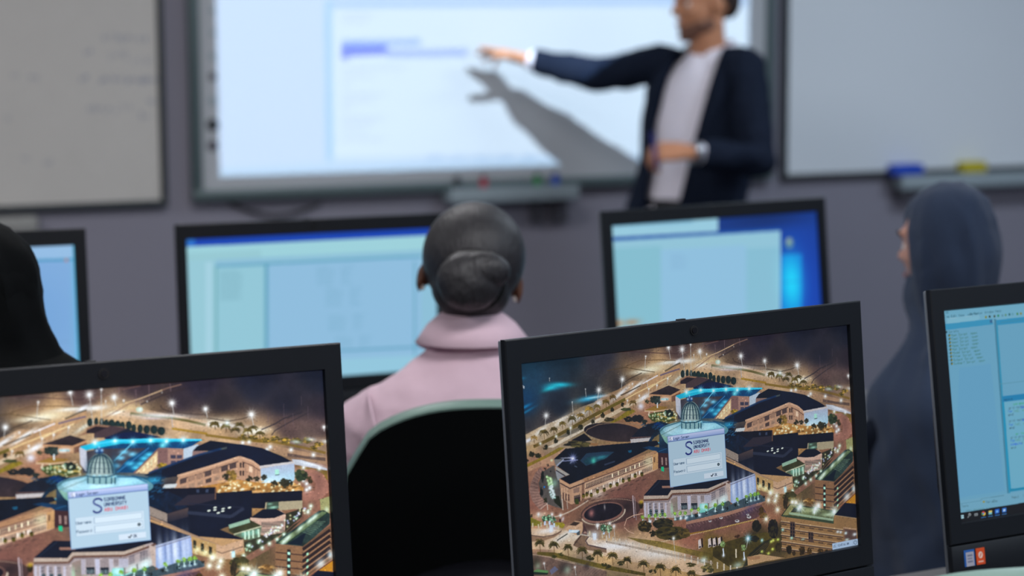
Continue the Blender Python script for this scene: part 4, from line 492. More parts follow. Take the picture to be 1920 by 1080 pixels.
def new_mat(name):
    m = bpy.data.materials.new(name); m.use_nodes = True; return m, m.node_tree, m.node_tree.nodes['Principled BSDF']
def lin(c): return tuple(((v/255+.055)/1.055)**2.4 if v > 10 else v/255/12.92 for v in c)+(1,)
def mat(name, col, rough=.6, metal=0., noise=.08, scale=40., bump=0., bscale=300., spec=.5, sheen=0., coat=0.):
    m, t, b = new_mat(name); n = t.nodes; L = t.links
    tc = n.new('ShaderNodeTexCoord'); nz = n.new('ShaderNodeTexNoise'); nz.inputs['Scale'].default_value = scale; nz.inputs['Detail'].default_value = 4
    L.new(tc.outputs['Object'], nz.inputs['Vector'])
    mx = n.new('ShaderNodeMix'); mx.data_type = 'RGBA'; L.new(nz.outputs['Fac'], mx.inputs[0])
    mx.inputs[6].default_value = tuple(v*(1-noise) for v in col[:3])+(1,); mx.inputs[7].default_value = tuple(min(1, v*(1+noise)) for v in col[:3])+(1,)
    L.new(mx.outputs[2], b.inputs['Base Color']); b.inputs['Roughness'].default_value = rough; b.inputs['Metallic'].default_value = metal
    b.inputs['Specular IOR Level'].default_value = spec; b.inputs['Sheen Weight'].default_value = sheen; b.inputs['Coat Weight'].default_value = coat
    if bump:
        n2 = n.new('ShaderNodeTexNoise'); n2.inputs['Scale'].default_value = bscale; n2.inputs['Detail'].default_value = 3; L.new(tc.outputs['Object'], n2.inputs['Vector'])
        bp = n.new('ShaderNodeBump'); bp.inputs['Strength'].default_value = bump; bp.inputs['Distance'].default_value = .002; L.new(n2.outputs['Fac'], bp.inputs['Height']); L.new(bp.outputs[0], b.inputs['Normal'])
    return m
def picture(name, arr):                                           # a picture computed above, kept in memory
    h, w = arr.shape[:2]; im = bpy.data.images.new(name, w, h, alpha=False)
    px = np.ones((h, w, 4), np.float32); px[..., :3] = arr[::-1]; im.pixels.foreach_set(px.ravel()); im.update(); im.pack(); return im
def screen_mat(name, im, strength):
    m, t, b = new_mat(name); n = t.nodes; tx = n.new('ShaderNodeTexImage'); tx.image = im; tx.extension = 'EXTEND'
    t.links.new(tx.outputs[0], b.inputs['Emission Color']); b.inputs['Emission Strength'].default_value = strength
    b.inputs['Base Color'].default_value = (.01, .01, .012, 1); b.inputs['Roughness'].default_value = .45; b.inputs['Specular IOR Level'].default_value = .2; return m
def print_mat(name, im, rough=.5):
    m, t, b = new_mat(name); tx = t.nodes.new('ShaderNodeTexImage'); tx.image = im; tx.extension = 'EXTEND'; t.links.new(tx.outputs[0], b.inputs['Base Color']); b.inputs['Roughness'].default_value = rough; return m

def obj(name, bm, m=None, parent=None, smooth=True, loc=None, rotz=None):
    me = bpy.data.meshes.new(name); bmesh.ops.recalc_face_normals(bm, faces=bm.faces); bm.to_mesh(me); bm.free()
    if smooth:
        me.polygons.foreach_set('use_smooth', [True]*len(me.polygons))
        try: me.set_sharp_from_angle(angle=math.radians(38))
        except Exception: pass
    o = bpy.data.objects.new(name, me); COL.objects.link(o)
    if m: me.materials.append(m)
    if parent: o.parent = parent
    if loc is not None: o.location = loc
    if rotz is not None: o.rotation_euler = (0, 0, rotz)
    return o
def tag(o, label=None, cat=None, group=None, kind=None):
    for k, v in (('label', label), ('category', cat), ('group', group), ('kind', kind)):
        if v: o[k] = v
    return o
def empty(name, loc=(0, 0, 0), rotz=0., **kw):
    o = bpy.data.objects.new(name, None); COL.objects.link(o); o.location = loc; o.rotation_euler = (0, 0, rotz); o.empty_display_size = .1; return tag(o, **kw)
def box(bm, x0, x1, y0, y1, z0, z1, bev=0., M=None, seg=2):
    vs = [bm.verts.new((x, y, z)) for x in (x0, x1) for y in (y0, y1) for z in (z0, z1)]
    fs = [bm.faces.new([vs[i] for i in f]) for f in ((0, 1, 3, 2), (4, 6, 7, 5), (0, 4, 5, 1), (2, 3, 7, 6), (0, 2, 6, 4), (1, 5, 7, 3))]
    if bev:
        r = bmesh.ops.bevel(bm, geom=list({e for f in fs for e in f.edges}), offset=bev, segments=seg, affect='EDGES', profile=.5, clamp_overlap=True)
        vs = list({v for v in r['verts']} | {v for v in vs if v.is_valid})
    if M is not None: bmesh.ops.transform(bm, matrix=M, verts=vs)
    return vs
def frame_from(d, up=Vector((0, 0, 1))):
    d = d.normalized(); u = up-d*up.dot(d)
    if u.length < 1e-4: u = Vector((0, 1, 0))-d*d.y
    u.normalize(); s = d.cross(u); return s, u
def tube(bm, pts, rad, n=12, up=Vector((0, 0, 1)), cap=True, closed=False):
    pts = [Vector(p) for p in pts]; rings = []; N = len(pts); prev = None
    for i, p in enumerate(pts):
        a = pts[(i-1) % N] if (closed or i) else pts[0]; b = pts[(i+1) % N] if (closed or i < N-1) else pts[-1]
        s, u = frame_from(b-a, up if prev is None else prev); prev = u
        r = rad[i] if isinstance(rad, (list, tuple)) and len(rad) == N else rad
        rx, ry = r if isinstance(r, (list, tuple)) else (r, r)
        rings.append([bm.verts.new(p+s*math.cos(q)*rx+u*math.sin(q)*ry) for q in [2*math.pi*k/n for k in range(n)]])
    m = N if closed else N-1
    for i in range(m):
        A, B = rings[i], rings[(i+1) % N]
        for k in range(n): bm.faces.new((A[k], A[(k+1) % n], B[(k+1) % n], B[k]))
    if cap and not closed: bm.faces.new(rings[0][::-1]); bm.faces.new(rings[-1])
    return rings
def loft(bm, secs, n=28, cap=True, warp=None):                    # secs: (x, y, z, rx, ry[, power]) horizontal slices
    rings = []
    for s in secs:
        x, y, z, rx, ry = s[:5]; p = s[5] if len(s) > 5 else 2.; ring = []
        for k in range(n):
            q = 2*math.pi*k/n; cx, cy = math.cos(q), math.sin(q); f = (abs(cx)**p+abs(cy)**p)**(-1/p)
            v = Vector((x+cx*f*rx, y+cy*f*ry, z)); ring.append(bm.verts.new(warp(v, q) if warp else v))
        rings.append(ring)
    for A, B in zip(rings, rings[1:]):
        for k in range(n): bm.faces.new((A[k], A[(k+1) % n], B[(k+1) % n], B[k]))
    if cap: bm.faces.new(rings[0][::-1]); bm.faces.new(rings[-1])
    return rings
def ball(bm, c, r, M=None, u=16, v=10):
    g = bmesh.ops.create_uvsphere(bm, u_segments=u, v_segments=v, radius=1); r = r if hasattr(r, '__len__') else (r, r, r)
    T = Matrix.Translation(Vector(c))@(M.to_4x4() if M is not None else Matrix.Identity(4))@Matrix.Diagonal((*r, 1)); bmesh.ops.transform(bm, matrix=T, verts=g['verts']); return g['verts']
def cyl(bm, c, r, h, M=None, n=24, r2=None):
    g = bmesh.ops.create_cone(bm, cap_ends=True, segments=n, radius1=r, radius2=r if r2 is None else r2, depth=h)
    T = Matrix.Translation(Vector(c))@(M.to_4x4() if M is not None else Matrix.Identity(4)); bmesh.ops.transform(bm, matrix=T, verts=g['verts']); return g['verts']
def interp(t, xs, ys): return float(np.interp(t, xs, ys))
def remesh(o, size, smooth=4, disp=None):
    r = o.modifiers.new('remesh', 'REMESH'); r.mode = 'VOXEL'; r.voxel_size = size; r.use_smooth_shade = True
    s = o.modifiers.new('smooth', 'SMOOTH'); s.factor = .5; s.iterations = smooth
    if disp:
        tx = bpy.data.textures.new(o.name+'_folds', 'CLOUDS'); tx.noise_scale = disp[1]; d = o.modifiers.new('folds', 'DISPLACE'); d.texture = tx; d.strength = disp[0]; d.mid_level = .5
def make_real(o):                                                 # modifiers into the mesh
    dg = bpy.context.evaluated_depsgraph_get(); dg.update(); me = bpy.data.meshes.new_from_object(o.evaluated_get(dg)); o.modifiers.clear(); o.data = me
    return o

# ---------------------------------------------------------------- materials
M_WALL = mat('wall_paint', lin((136, 134, 146)), .85, noise=.03, scale=3, bump=.1, bscale=180)
M_FLOOR = mat('carpet_tiles', lin((70, 72, 80)), .95, noise=.25, scale=60, bump=.5)
M_CEIL = mat('ceiling_paint', lin((215, 213, 208)), .9, noise=.02)
M_BLACK = mat('black_plastic', lin((13, 18, 24)), .42, noise=.10, scale=300, bump=.06, bscale=900, spec=.35)
M_SHELL = mat('graphite_shell', lin((98, 104, 112)), .25, noise=.06, scale=200, spec=.6)  # grey lightened to imitate the highlight along the monitors' top edges
M_DARK = mat('dark_slot', lin((8, 8, 9)), .5)
M_LENS = mat('lens_glass', lin((6, 8, 10)), .08, coat=1.)
M_METAL = mat('brushed_metal', lin((150, 152, 156)), .35, .9, noise=.1)
M_ALU = mat('board_frame_metal', lin((92, 108, 110)), .4, .25, noise=.05)
M_BFRAME = mat('dark_board_frame', lin((48, 54, 56)), .45, noise=.06)
M_TRAY = mat('pale_tray_plastic', lin((150, 164, 170)), .5, noise=.03)
M_TRAYL = mat('warm_tray_plastic', lin((150, 150, 146)), .5, noise=.03)
M_DESK = mat('desk_laminate', lin((104, 102, 100)), .5, noise=.05)
M_CHAIR = mat('black_chair_mesh', lin((6, 8, 9)), .9, noise=.2, scale=200, bump=.3, bscale=700, spec=.06)
M_RIM = mat('green_grey_chair_rim', lin((116, 142, 132)), .45, noise=.05)
M_GREY = mat('grey_chair_shell', lin((84, 84, 92)), .5, noise=.05)

# ---------------------------------------------------------------- the room
def slab(name, P0, P1, m):
    bm = bmesh.new(); box(bm, min(P0[0], P1[0]), max(P0[0], P1[0]), min(P0[1], P1[1]), max(P0[1], P1[1]), min(P0[2], P1[2]), max(P0[2], P1[2]))
    o = obj(name, bm, m, smooth=False); o.rotation_euler = (0, 0, YAW); return tag(o, kind='structure')
XL, XR, YB, HT = -3.6, 6.2, -2.6, 2.80
slab('floor', (XL-.1, YB-.1, -.1), (XR+.1, WALL_Y+.1, 0), M_FLOOR)
slab('ceiling', (XL-.1, YB-.1, HT), (XR+.1, WALL_Y+.1, HT+.1), M_CEIL)
slab('wall_front', (XL-.1, WALL_Y, 0), (XR+.1, WALL_Y+.1, HT), M_WALL)
slab('wall_back', (XL-.1, YB-.1, 0), (XR+.1, YB, HT), M_WALL)
slab('wall_left', (XL-.1, YB, 0), (XL, WALL_Y, HT), M_WALL)
slab('wall_right', (XR, YB, 0), (XR+.1, WALL_Y, HT), M_WALL)
slab('baseboard_front', (XL, WALL_Y-.012, 0), (XR, WALL_Y, .09), M_BFRAME)
M_DIFF, t_, b_ = new_mat('lamp_diffuser'); b_.inputs['Emission Color'].default_value = (1, .97, .93, 1); b_.inputs['Emission Strength'].default_value = 1.2
for X, Y in LAMP_SPOTS:
    e = empty('ceiling_lamp', room(X, Y, 2.80), YAW, label='recessed white ceiling light panel above the classroom', cat='ceiling light', group='ceiling light panels')
    bm = bmesh.new(); box(bm, -.6, .6, -.3, .3, -.03, 0, .004); obj('lamp_housing', bm, M_CEIL, e)
    bm = bmesh.new(); box(bm, -.57, .57, -.27, .27, -.036, -.0301); obj('diffuser', bm, M_DIFF, e)

# ---------------------------------------------------------------- boards on the front wall
def wall_obj(name, X, Z, out=0., **kw):                           # an Empty on the wall; local x along the wall, y into it, z up
    return empty(name, room(X, WALL_Y-out, Z), YAW, **kw)
def panel_uv(bm, x0, x1, z0, z1, y0, y1, front_only=True):
    box(bm, x0, x1, y0, y1, z0, z1); uvl = bm.loops.layers.uv.new('UVMap')
    for f in bm.faces:
        for l in f.loops: l[uvl].uv = ((l.vert.co.x-x0)/(x1-x0), (l.vert.co.z-z0)/(z1-z0))
def frame_bars(bm, x0, x1, z0, z1, w, y0, y1, bev=.003):
    box(bm, x0, x1, y0, y1, z1-w, z1, bev); box(bm, x0, x1, y0, y1, z0, z0+w, bev); box(bm, x0, x0+w, y0, y1, z0+w*.9, z1-w*.9, bev); box(bm, x1-w, x1, y0, y1, z0+w*.9, z1-w*.9, bev)

def scribbles(w, h, base, seed, rows):
    c = Canvas(w, h, {'P': (0, 0, 1)}, None, seed); c.im[:] = base; c.im *= (1+.015*c.noise[..., None])
    r = np.random.default_rng(seed)
    for (x, y, n, s, col, a) in rows:
        for i in range(n):
            pts = [(x+(i+r.random()*.6)*s+(r.random()-.5)*s*.8, y+(r.random()-.5)*s*1.6) for _ in range(4)]; c.L('P', [(p/w, q/h) for p, q in pts], col, 3, a)
    c.blur(2); return np.clip(c.im, 0, 255)/255
# left whiteboard (bottom right corner in view)
lx1, lz0 = at_wall(313, 386); lx0 = lx1-2.4; lz1 = lz0+1.25
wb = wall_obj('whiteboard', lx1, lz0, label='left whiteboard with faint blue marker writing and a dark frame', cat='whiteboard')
ink = (128, 134, 152)
sx = 1200/2.4*(1/545.)  # canvas pixels per photograph pixel at this distance
def bx(px, py): X, Z = at_wall(px, py); return (X-lx0)/2.4*1200, (lz1-Z)/1.25*625
rows = []
for px, py, n, s, a in [(200, 70, 5, 9, .35), (235, 75, 5, 9, .35), (165, 98, 2, 8, .8), (210, 108, 4, 9, .3), (255, 115, 4, 9, .3), (160, 150, 2, 7, .5), (195, 152, 5, 8, .6), (245, 155, 8, 7, .6), (285, 195, 3, 7, .35), (175, 210, 3, 7, .5), (205, 212, 3, 8, .5), (235, 205, 3, 7, .3), (270, 222, 2, 9, .4), (60, 150, 3, 6, .3), (30, 145, 2, 6, .25), (92, 312, 2, 7, .45), (48, 305, 2, 6, .25), (15, 228, 2, 5, .2)]:
    q = bx(px, py); rows.append((q[0], q[1], n, s, ink, a))
bm = bmesh.new(); panel_uv(bm, -2.4+.02, -.02, .02, 1.23, -.018, -.004); obj('writing_surface', bm, print_mat('whiteboard_left', picture('whiteboard_left', scribbles(1200, 625, (200, 197, 191), 4, rows)), .35), wb, smooth=False)  # warm tint in the base colour stands for warmer light on this board
bm = bmesh.new(); frame_bars(bm, -2.4, 0, 0, 1.25, .022, -.026, 0); obj('board_frame', bm, M_BFRAME, wb)
q = at_wall(64, 396); bm = bmesh.new(); box(bm, q[0]-lx1-.34, q[0]-lx1, -.075, -.001, -.058, -.012, .006); obj('pen_tray', bm, M_TRAYL, wb)
bm = bmesh.new(); box(bm, q[0]-lx1-.03, q[0]-lx1+.012, -.05, -.001, -.05, -.02, .006); obj('tray_end_cap', bm, M_GREY, wb)
# right whiteboard (bottom left corner in view)
rx0, rz0 = at_wall(1461, 337)
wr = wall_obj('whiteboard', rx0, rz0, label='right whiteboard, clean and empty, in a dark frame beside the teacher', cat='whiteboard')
bm = bmesh.new(); panel_uv(bm, .02, 2.0, .02, 1.23, -.018, -.004); obj('writing_surface', bm, mat('whiteboard_right', lin((224, 231, 236)), .35, noise=.012, scale=2), wr, smooth=False)  # bluish tint painted into the colour for light spilling from the projection
bm = bmesh.new(); frame_bars(bm, 0, 2.02, 0, 1.25, .02, -.026, 0); obj('board_frame', bm, M_BFRAME, wr)
q = at_wall(1668, 340); tx0 = q[0]-rx0; bm = bmesh.new(); box(bm, tx0, 1.6, -.085, -.001, -.045, -.008, .005); box(bm, tx0, 1.6, -.089, -.080, -.045, .004, .002); obj('pen_tray', bm, M_TRAY, wr)
bm = bmesh.new(); box(bm, tx0+.01, tx0+.07, -.06, -.001, -.085, -.046, .006); obj('tray_bracket', bm, M_GREY, wr)
def eraser(px, py, w, col, label):
    X, Z = at_wall(px, py, .04); e = empty('board_eraser', room(X, WALL_Y-.0525, rz0-.008), YAW, label=label, cat='eraser')
    bm = bmesh.new(); box(bm, -w/2, w/2, -.0255, .0255, .012, .052, .006); obj('handle_block', bm, mat('eraser_colour', lin(col), .6, noise=.05), e)
    bm = bmesh.new(); box(bm, -w/2+.002, w/2-.002, -.0245, .0245, 0, .0125, .002); obj('felt_pad', bm, M_GREY, e)
eraser(1694, 339, .125, (10, 70, 190), 'blue board eraser on the tray under the right whiteboard')
eraser(1818, 336, .10, (190, 176, 30), 'yellow board eraser on the tray under the right whiteboard')

# interactive board
ix0, iz0 = at_wall(357, 376); ix1, _ = at_wall(1441, 345); IW = ix1-ix0; IH = 1.32
ib = wall_obj('interactive_board', ix0, iz0, label='large interactive whiteboard with a projected desktop and grey-green metal frame', cat='interactive board')
bm = bmesh.new(); frame_bars(bm, 0, IW, 0, IH, .034, -.045, 0, .006); obj('board_frame', bm, M_ALU, ib)
bm = bmesh.new(); box(bm, .03, IW-.03, -.03, -.005, .03, IH-.03); obj('projection_surface', bm, mat('projection_surface', lin((180, 184, 188)), .6, noise=.01), ib, smooth=False)
for i, (py, r) in enumerate([(20, .010), (62, .010), (105, .012), (143, .013), (188, .014), (233, .020), (272, .017)]):   # printed touch keys down the left margin
    X, Z = at_wall(399, py); bm = bmesh.new(); cyl(bm, (X-ix0-.008, -.0315, Z-iz0), r, .003, Matrix.Rotation(math.pi/2, 3, 'X'), 20)
    cyl(bm, (X-ix0-.008, -.0335, Z-iz0), r*.5, .002, Matrix.Rotation(math.pi/2, 3, 'X'), 3); obj('touch_key', bm, M_BFRAME if i == 5 else M_GREY if i in (6, 3) else M_TRAY, ib)
X0, Z0 = at_wall(826, 362); X1, _ = at_wall(1064, 352)
bm = bmesh.new(); box(bm, X0-ix0, X1-ix0, -.10, -.001, -.035, -.004, .006); box(bm, X0-ix0, X1-ix0, -.106, -.094, -.035, .014, .004); obj('pen_tray', bm, M_TRAY, ib)
bm = bmesh.new(); box(bm, X0-ix0+.32, X0-ix0+.36, -.03, -.001, -.12, -.036, .004); box(bm, X0-ix0+.39, X0-ix0+.45, -.03, -.001, -.12, -.036, .004); obj('tray_bracket', bm, M_GREY, ib)
for px, col, nm in [(848, (70, 80, 84), 'grey'), (897, (190, 60, 80), 'red'), (997, (40, 140, 70), 'green'), (1031, (30, 80, 190), 'blue')]:
    X, Z = at_wall(px, 340); e = empty('board_pen', room(X, WALL_Y-.052, iz0-.004), YAW, label=f'{nm} board pen standing in the tray of the interactive board', cat='pen')
    m_ = mat(nm+'_pen', lin(col), .4); bm = bmesh.new(); cyl(bm, (0, 0, .024), .012, .048, n=16); obj('barrel', bm, m_, e); bm = bmesh.new(); cyl(bm, (0, 0, .0535), .010, .011, n=16, r2=.004); obj('tip', bm, M_GREY, e)
# cable sagging under the board
bm = bmesh.new(); pts = []
for i in range(15):
    t = i/14; X, Z = at_wall(430+t*170, 381+22*math.sin(math.pi*t)); pts.append(room(X, WALL_Y-.012, Z))
tube(bm, pts, .005, 8); tag(obj('cable', bm, M_DARK), 'thin dark cable sagging below the interactive board', 'cable')

# projector: body, wall arm; its beam is a spot lamp that carries the picture
pr = empty('projector', PROJ, YAW, label='short-throw projector on a wall arm above the interactive board', cat='projector')
bm = bmesh.new(); box(bm, -.17, .17, -.22, .10, .02, .14, .015); obj('body', bm, M_TRAY, pr)
bm = bmesh.new(); box(bm, -.04, .04, .05, 1.51, .15, .20, .006); box(bm, -.10, .10, 1.50, 1.515, .08, .30, .004); box(bm, -.05, .05, -.08, .08, .135, .16, .004); obj('wall_arm', bm, M_METAL, pr)
def desktop_projected():
    corners = [pix(room(ix0+.09, WALL_Y-.03, iz0+1.27)), pix(room(ix1-.10, WALL_Y-.03, iz0+1.27)), pix(room(ix1-.10, WALL_Y-.03, iz0+.075)), pix(room(ix0+.09, WALL_Y-.03, iz0+.075))]
    c = Canvas(1100, 640, {'P': (0, 0, 1)}, uv_solver(corners), 7); P = c.P
    c.im[:] = (186, 214, 242)
    P('P', [(400, -400), (612, -400), (618, 300), (408, 316)], (190, 214, 243)); P('P', [(612, 14), (1400, 8), (1400, 286), (618, 296)], (208, 229, 247)); P('P', [(612, 6), (1400, -2), (1400, 10), (612, 15)], (150, 190, 240)); P('P', [(609, 0), (622, 0), (625, 300), (612, 304)], (150, 200, 232))
    P('P', [(408, 318), (1400, 290), (1400, 400), (408, 400)], (172, 208, 238)); P('P', [(408, 348), (1400, 322), (1400, 340), (408, 366)], (110, 150, 170))
    P('P', [(640, 84), (726, 82), (726, 102), (656, 105), (654, 110), (641, 112)], (46, 92, 232)); P('P', [(640, 76), (788, 73), (788, 84), (640, 86)], (130, 172, 240)); P('P', [(726, 94), (878, 91), (878, 105), (726, 108)], (140, 172, 245))
    for y_, xe in [(28, 700), (40, 690), (128, 760), (143, 700), (160, 660), (178, 720), (190, 700), (202, 660), (222, 720), (232, 700), (246, 690), (262, 720)]: c.L('P', [(640, y_), (xe, y_-1)], (170, 190, 240), 3, .8)
    for x_, cl in [(432, (150, 210, 250)), (514, (60, 90, 235)), (541, (120, 130, 170)), (567, (110, 220, 150)), (593, (50, 90, 240))]: P('P', [(x_-9, 335), (x_+9, 335), (x_+9, 353), (x_-9, 353)], cl)
    for x_ in range(800, 1000, 44): P('P', [(x_, 292), (x_+30, 291), (x_+30, 297), (x_, 298)], (150, 186, 224))
    c.P('P', [(400, 0), (404, 0), (412, 360), (408, 360)], (150, 195, 235))
    return np.clip(c.im, 0, 255)/255
def beam():
    im = picture('projected_desktop', desktop_projected())
    l = bpy.data.lights.new('projector_beam', 'SPOT'); l.spot_size = math.radians(178); l.spot_blend = 0; l.shadow_soft_size = .004; l.energy = 150; l.use_nodes = True
    o = bpy.data.objects.new('projector_beam', l); COL.objects.link(o); o.location = PROJ
    z = -IN; o.rotation_euler = Matrix((AX, Vector((0, 0, 1)), z)).transposed().to_euler()
    t = l.node_tree; n = t.nodes; L = t.links; em = n['Emission']
    tc = n.new('ShaderNodeTexCoord'); sp = n.new('ShaderNodeSeparateXYZ'); L.new(tc.outputs['Normal'], sp.inputs[0])
    def mth(op, a, b=None, clamp=False):
        k = n.new('ShaderNodeMath'); k.operation = op; k.use_clamp = clamp
        for i, v in enumerate((a, b)):
            if v is None: continue
            if isinstance(v, (int, float)): k.inputs[i].default_value = v
            else: L.new(v, k.inputs[i])
        return k.outputs[0]
    zz = mth('MULTIPLY', sp.outputs[2], -1.); zz = mth('MAXIMUM', zz, .02)
    D = WALL_Y-.03-PROJ.dot(IN); w0, w1 = ix0+.09, ix1-.10; h0, h1 = iz0+.075, iz0+1.27
    u = mth('ADD', mth('MULTIPLY', mth('DIVIDE', sp.outputs[0], zz), D/(w1-w0)), (PROJ.dot(AX)-w0)/(w1-w0))
    v = mth('ADD', mth('MULTIPLY', mth('DIVIDE', sp.outputs[1], zz), D/(h1-h0)), (PROJ.z-h0)/(h1-h0))
    cb = n.new('ShaderNodeCombineXYZ'); L.new(u, cb.inputs[0]); L.new(v, cb.inputs[1]); tx = n.new('ShaderNodeTexImage'); tx.image = im; tx.extension = 'CLIP'; L.new(cb.outputs[0], tx.inputs[0]); L.new(tx.outputs[0], em.inputs[0])
    inside = mth('MULTIPLY', mth('MULTIPLY', mth('GREATER_THAN', u, 0), mth('LESS_THAN', u, 1)), mth('MULTIPLY', mth('GREATER_THAN', v, 0), mth('LESS_THAN', v, 1)))
    cube = mth('POWER', zz, -3.); L.new(mth('MULTIPLY', cube, inside), em.inputs[1])
beam()

# ---------------------------------------------------------------- monitors
W_, H_ = .527, .2965
def make_screen_mesh(M):
    bm = bmesh.new(); vs = [bm.verts.new(M@Vector(p)) for p in ((-W_/2, 0, -H_/2), (W_/2, 0, -H_/2), (W_/2, 0, H_/2), (-W_/2, 0, H_/2))]
    vb = [bm.verts.new(M@Vector(p)) for p in ((-W_/2, .004, -H_/2), (W_/2, .004, -H_/2), (W_/2, .004, H_/2), (-W_/2, .004, H_/2))]
    f = bm.faces.new(vs); bm.faces.new(vb[::-1])
    for i in range(4): bm.faces.new((vs[i], vs[(i+1) % 4], vb[(i+1) % 4], vb[i]))
    uvl = bm.loops.layers.uv.new('UVMap'); Mi = M.inverted()
    for g in bm.faces:
        for l in g.loops: q = Mi@l.vert.co; l[uvl].uv = (q.x/W_+.5, q.z/H_+.5)
    return bm
DESK_Z = .735
def monitor(x, y, z, yaw, tilt, smat, label, group=None, stickers=False):
    e = empty('computer_monitor', (x, y, DESK_Z), math.radians(yaw), label=label, cat='monitor', group=group)
    h = CAM_H+z-DESK_Z; M = Matrix.Translation((0, 0, h))@Matrix.Rotation(-math.radians(tilt), 4, 'X')
    hw, hh, top, side, bot, chin = W_/2, H_/2, .031, .023, .029, .060
    ox = hw+side; oz = hh+top; ob = hh+bot
    scr = obj('screen', make_screen_mesh(M@Matrix.Translation((0, .0015, 0))), smat, e, smooth=False)
    bm = bmesh.new(); ya, yb = -.0035, .0065                      # bezel: a ring with an inner chamfer
    def ring(ax, az0, az1, yy): return [bm.verts.new(M@Vector(p)) for p in ((-ax, yy, az0), (ax, yy, az0), (ax, yy, az1), (-ax, yy, az1))]
    r = [ring(ox, -ob, oz, yb), ring(ox, -ob, oz, ya+.0015), ring(ox-.0015, -ob+.0015, oz-.0015, ya), ring(hw+.0012, -hh-.0012, hh+.0012, ya), ring(hw-.0003, -hh+.0003, hh-.0003, .0016), ring(hw-.0003, -hh+.0003, hh-.0003, yb)]
    for A, B in zip(r, r[1:]+[r[0]]):
        for k in range(4): bm.faces.new((A[k], A[(k+1) % 4], B[(k+1) % 4], B[k]))
    obj('bezel', bm, M_BLACK, e)
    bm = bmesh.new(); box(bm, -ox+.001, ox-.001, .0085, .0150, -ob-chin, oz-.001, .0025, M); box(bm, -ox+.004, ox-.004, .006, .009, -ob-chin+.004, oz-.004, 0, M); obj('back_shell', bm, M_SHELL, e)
    bm = bmesh.new(); box(bm, -ox, ox, -.0035, .0065, -ob-chin, -ob-.0015, .0018, M); obj('speaker_bar', bm, M_BLACK, e)
    bm = bmesh.new()                                              # deep housing behind, bulging below the middle
    prof = [(-ob-chin+.01, .020), (-ob-chin+.03, .034), (-.10, .052), (.0, .050), (.06, .030), (.085, .0148)]
    rows_ = []
    for zz, yy in prof:
        k = .018 if zz < .05 else .03
        rows_.append([bm.verts.new(M@Vector(p)) for p in ((-ox+k, .0145, zz), (-ox+k+.012, yy, zz), (ox-k-.012, yy, zz), (ox-k, .0145, zz))])
    for A, B in zip(rows_, rows_[1:]):
        for k in range(3): bm.faces.new((A[k], A[k+1], B[k+1], B[k]))
        bm.faces.new((A[3], A[0], B[0], B[3]))
    bm.faces.new(rows_[0]); bm.faces.new(rows_[-1][::-1]); obj('back_housing', bm, M_BLACK, e)
    for zz, hz in ((-.035, .016), (-.062, .007), (-.078, .007), (-.098, .006)):
        bm = bmesh.new(); box(bm, -ox+.0135, -ox+.020, .022, .030, zz-hz/2, zz+hz/2, .001, M); obj('side_port', bm, M_DARK, e)
    Rx = M@Matrix.Rotation(math.pi/2, 4, 'X')
    bm = bmesh.new(); v = cyl(bm, (0, 0, 0), .0062, .0015, n=28); bmesh.ops.transform(bm, matrix=M@Matrix.Translation((0, -.0038, hh+top*.55))@Matrix.Rotation(math.pi/2, 4, 'X'), verts=v); cm = obj('webcam', bm, M_DARK, e)
    bm = bmesh.new(); v = cyl(bm, (0, 0, 0), .0038, .0015, n=20); bmesh.ops.transform(bm, matrix=M@Matrix.Translation((0, -.0049, hh+top*.55))@Matrix.Rotation(math.pi/2, 4, 'X'), verts=v); obj('lens', bm, M_LENS, cm)
    bm = bmesh.new(); box(bm, -.018, -.006, .004, .010, oz-.0005, oz+.0014, .0005, M); obj('camera_shutter', bm, M_BLACK, e)
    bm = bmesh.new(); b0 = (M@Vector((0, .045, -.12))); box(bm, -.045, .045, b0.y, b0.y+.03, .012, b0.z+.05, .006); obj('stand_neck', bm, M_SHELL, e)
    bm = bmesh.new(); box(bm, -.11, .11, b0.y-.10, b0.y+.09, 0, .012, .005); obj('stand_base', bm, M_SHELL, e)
    if stickers:
        for x0, w, kind in ((-ox+.021, .0185, 0), (-ox+.0425, .0155, 1)):
            c = Canvas(64, 80, {'P': (0, 0, 1)}, None, 2)
            def pf(x0_, y0_, x1_, y1_, col): c.P('P', [(x0_, y0_), (x1_, y0_), (x1_, y1_), (x0_, y1_)], col)
            if kind == 0:
                c.im[:] = (38, 96, 170); pf(.16, .14, .92, 1, (170, 170, 182)); pf(.3, .3, .8, .4, (110, 116, 140)); pf(.3, .5, .75, .58, (120, 124, 146)); pf(.3, .68, .8, .78, (110, 116, 140))
            else:
                c.im[:] = (214, 78, 28); t = np.linspace(0, 6.28, 22); c.P('P', [(.5+.26*math.cos(a), .42+.21*math.sin(a)) for a in t], (236, 205, 190)); c.P('P', [(.38, .52), (.56, .3), (.63, .34), (.46, .56)], (214, 78, 28)); pf(.2, .78, .8, .86, (236, 190, 170))
            bm = bmesh.new(); vs = [bm.verts.new(M@Vector(p)) for p in ((x0, -.0042, -ob-.0325), (x0+w, -.0042, -ob-.0325), (x0+w, -.0042, -ob-.0095), (x0, -.0042, -ob-.0095))]
            vb = [bm.verts.new(M@Vector(p)) for p in ((x0, -.0034, -ob-.0325), (x0+w, -.0034, -ob-.0325), (x0+w, -.0034, -ob-.0095), (x0, -.0034, -ob-.0095))]
            bm.faces.new(vs); bm.faces.new(vb[::-1]); [bm.faces.new((vs[i], vs[(i+1) % 4], vb[(i+1) % 4], vb[i])) for i in range(4)]
            uvl = bm.loops.layers.uv.new('UVMap')
            for f in bm.faces:
                for l in f.loops:
                    q = M.inverted()@l.vert.co; l[uvl].uv = ((q.x-x0)/w, (q.z+ob+.0325)/.023)
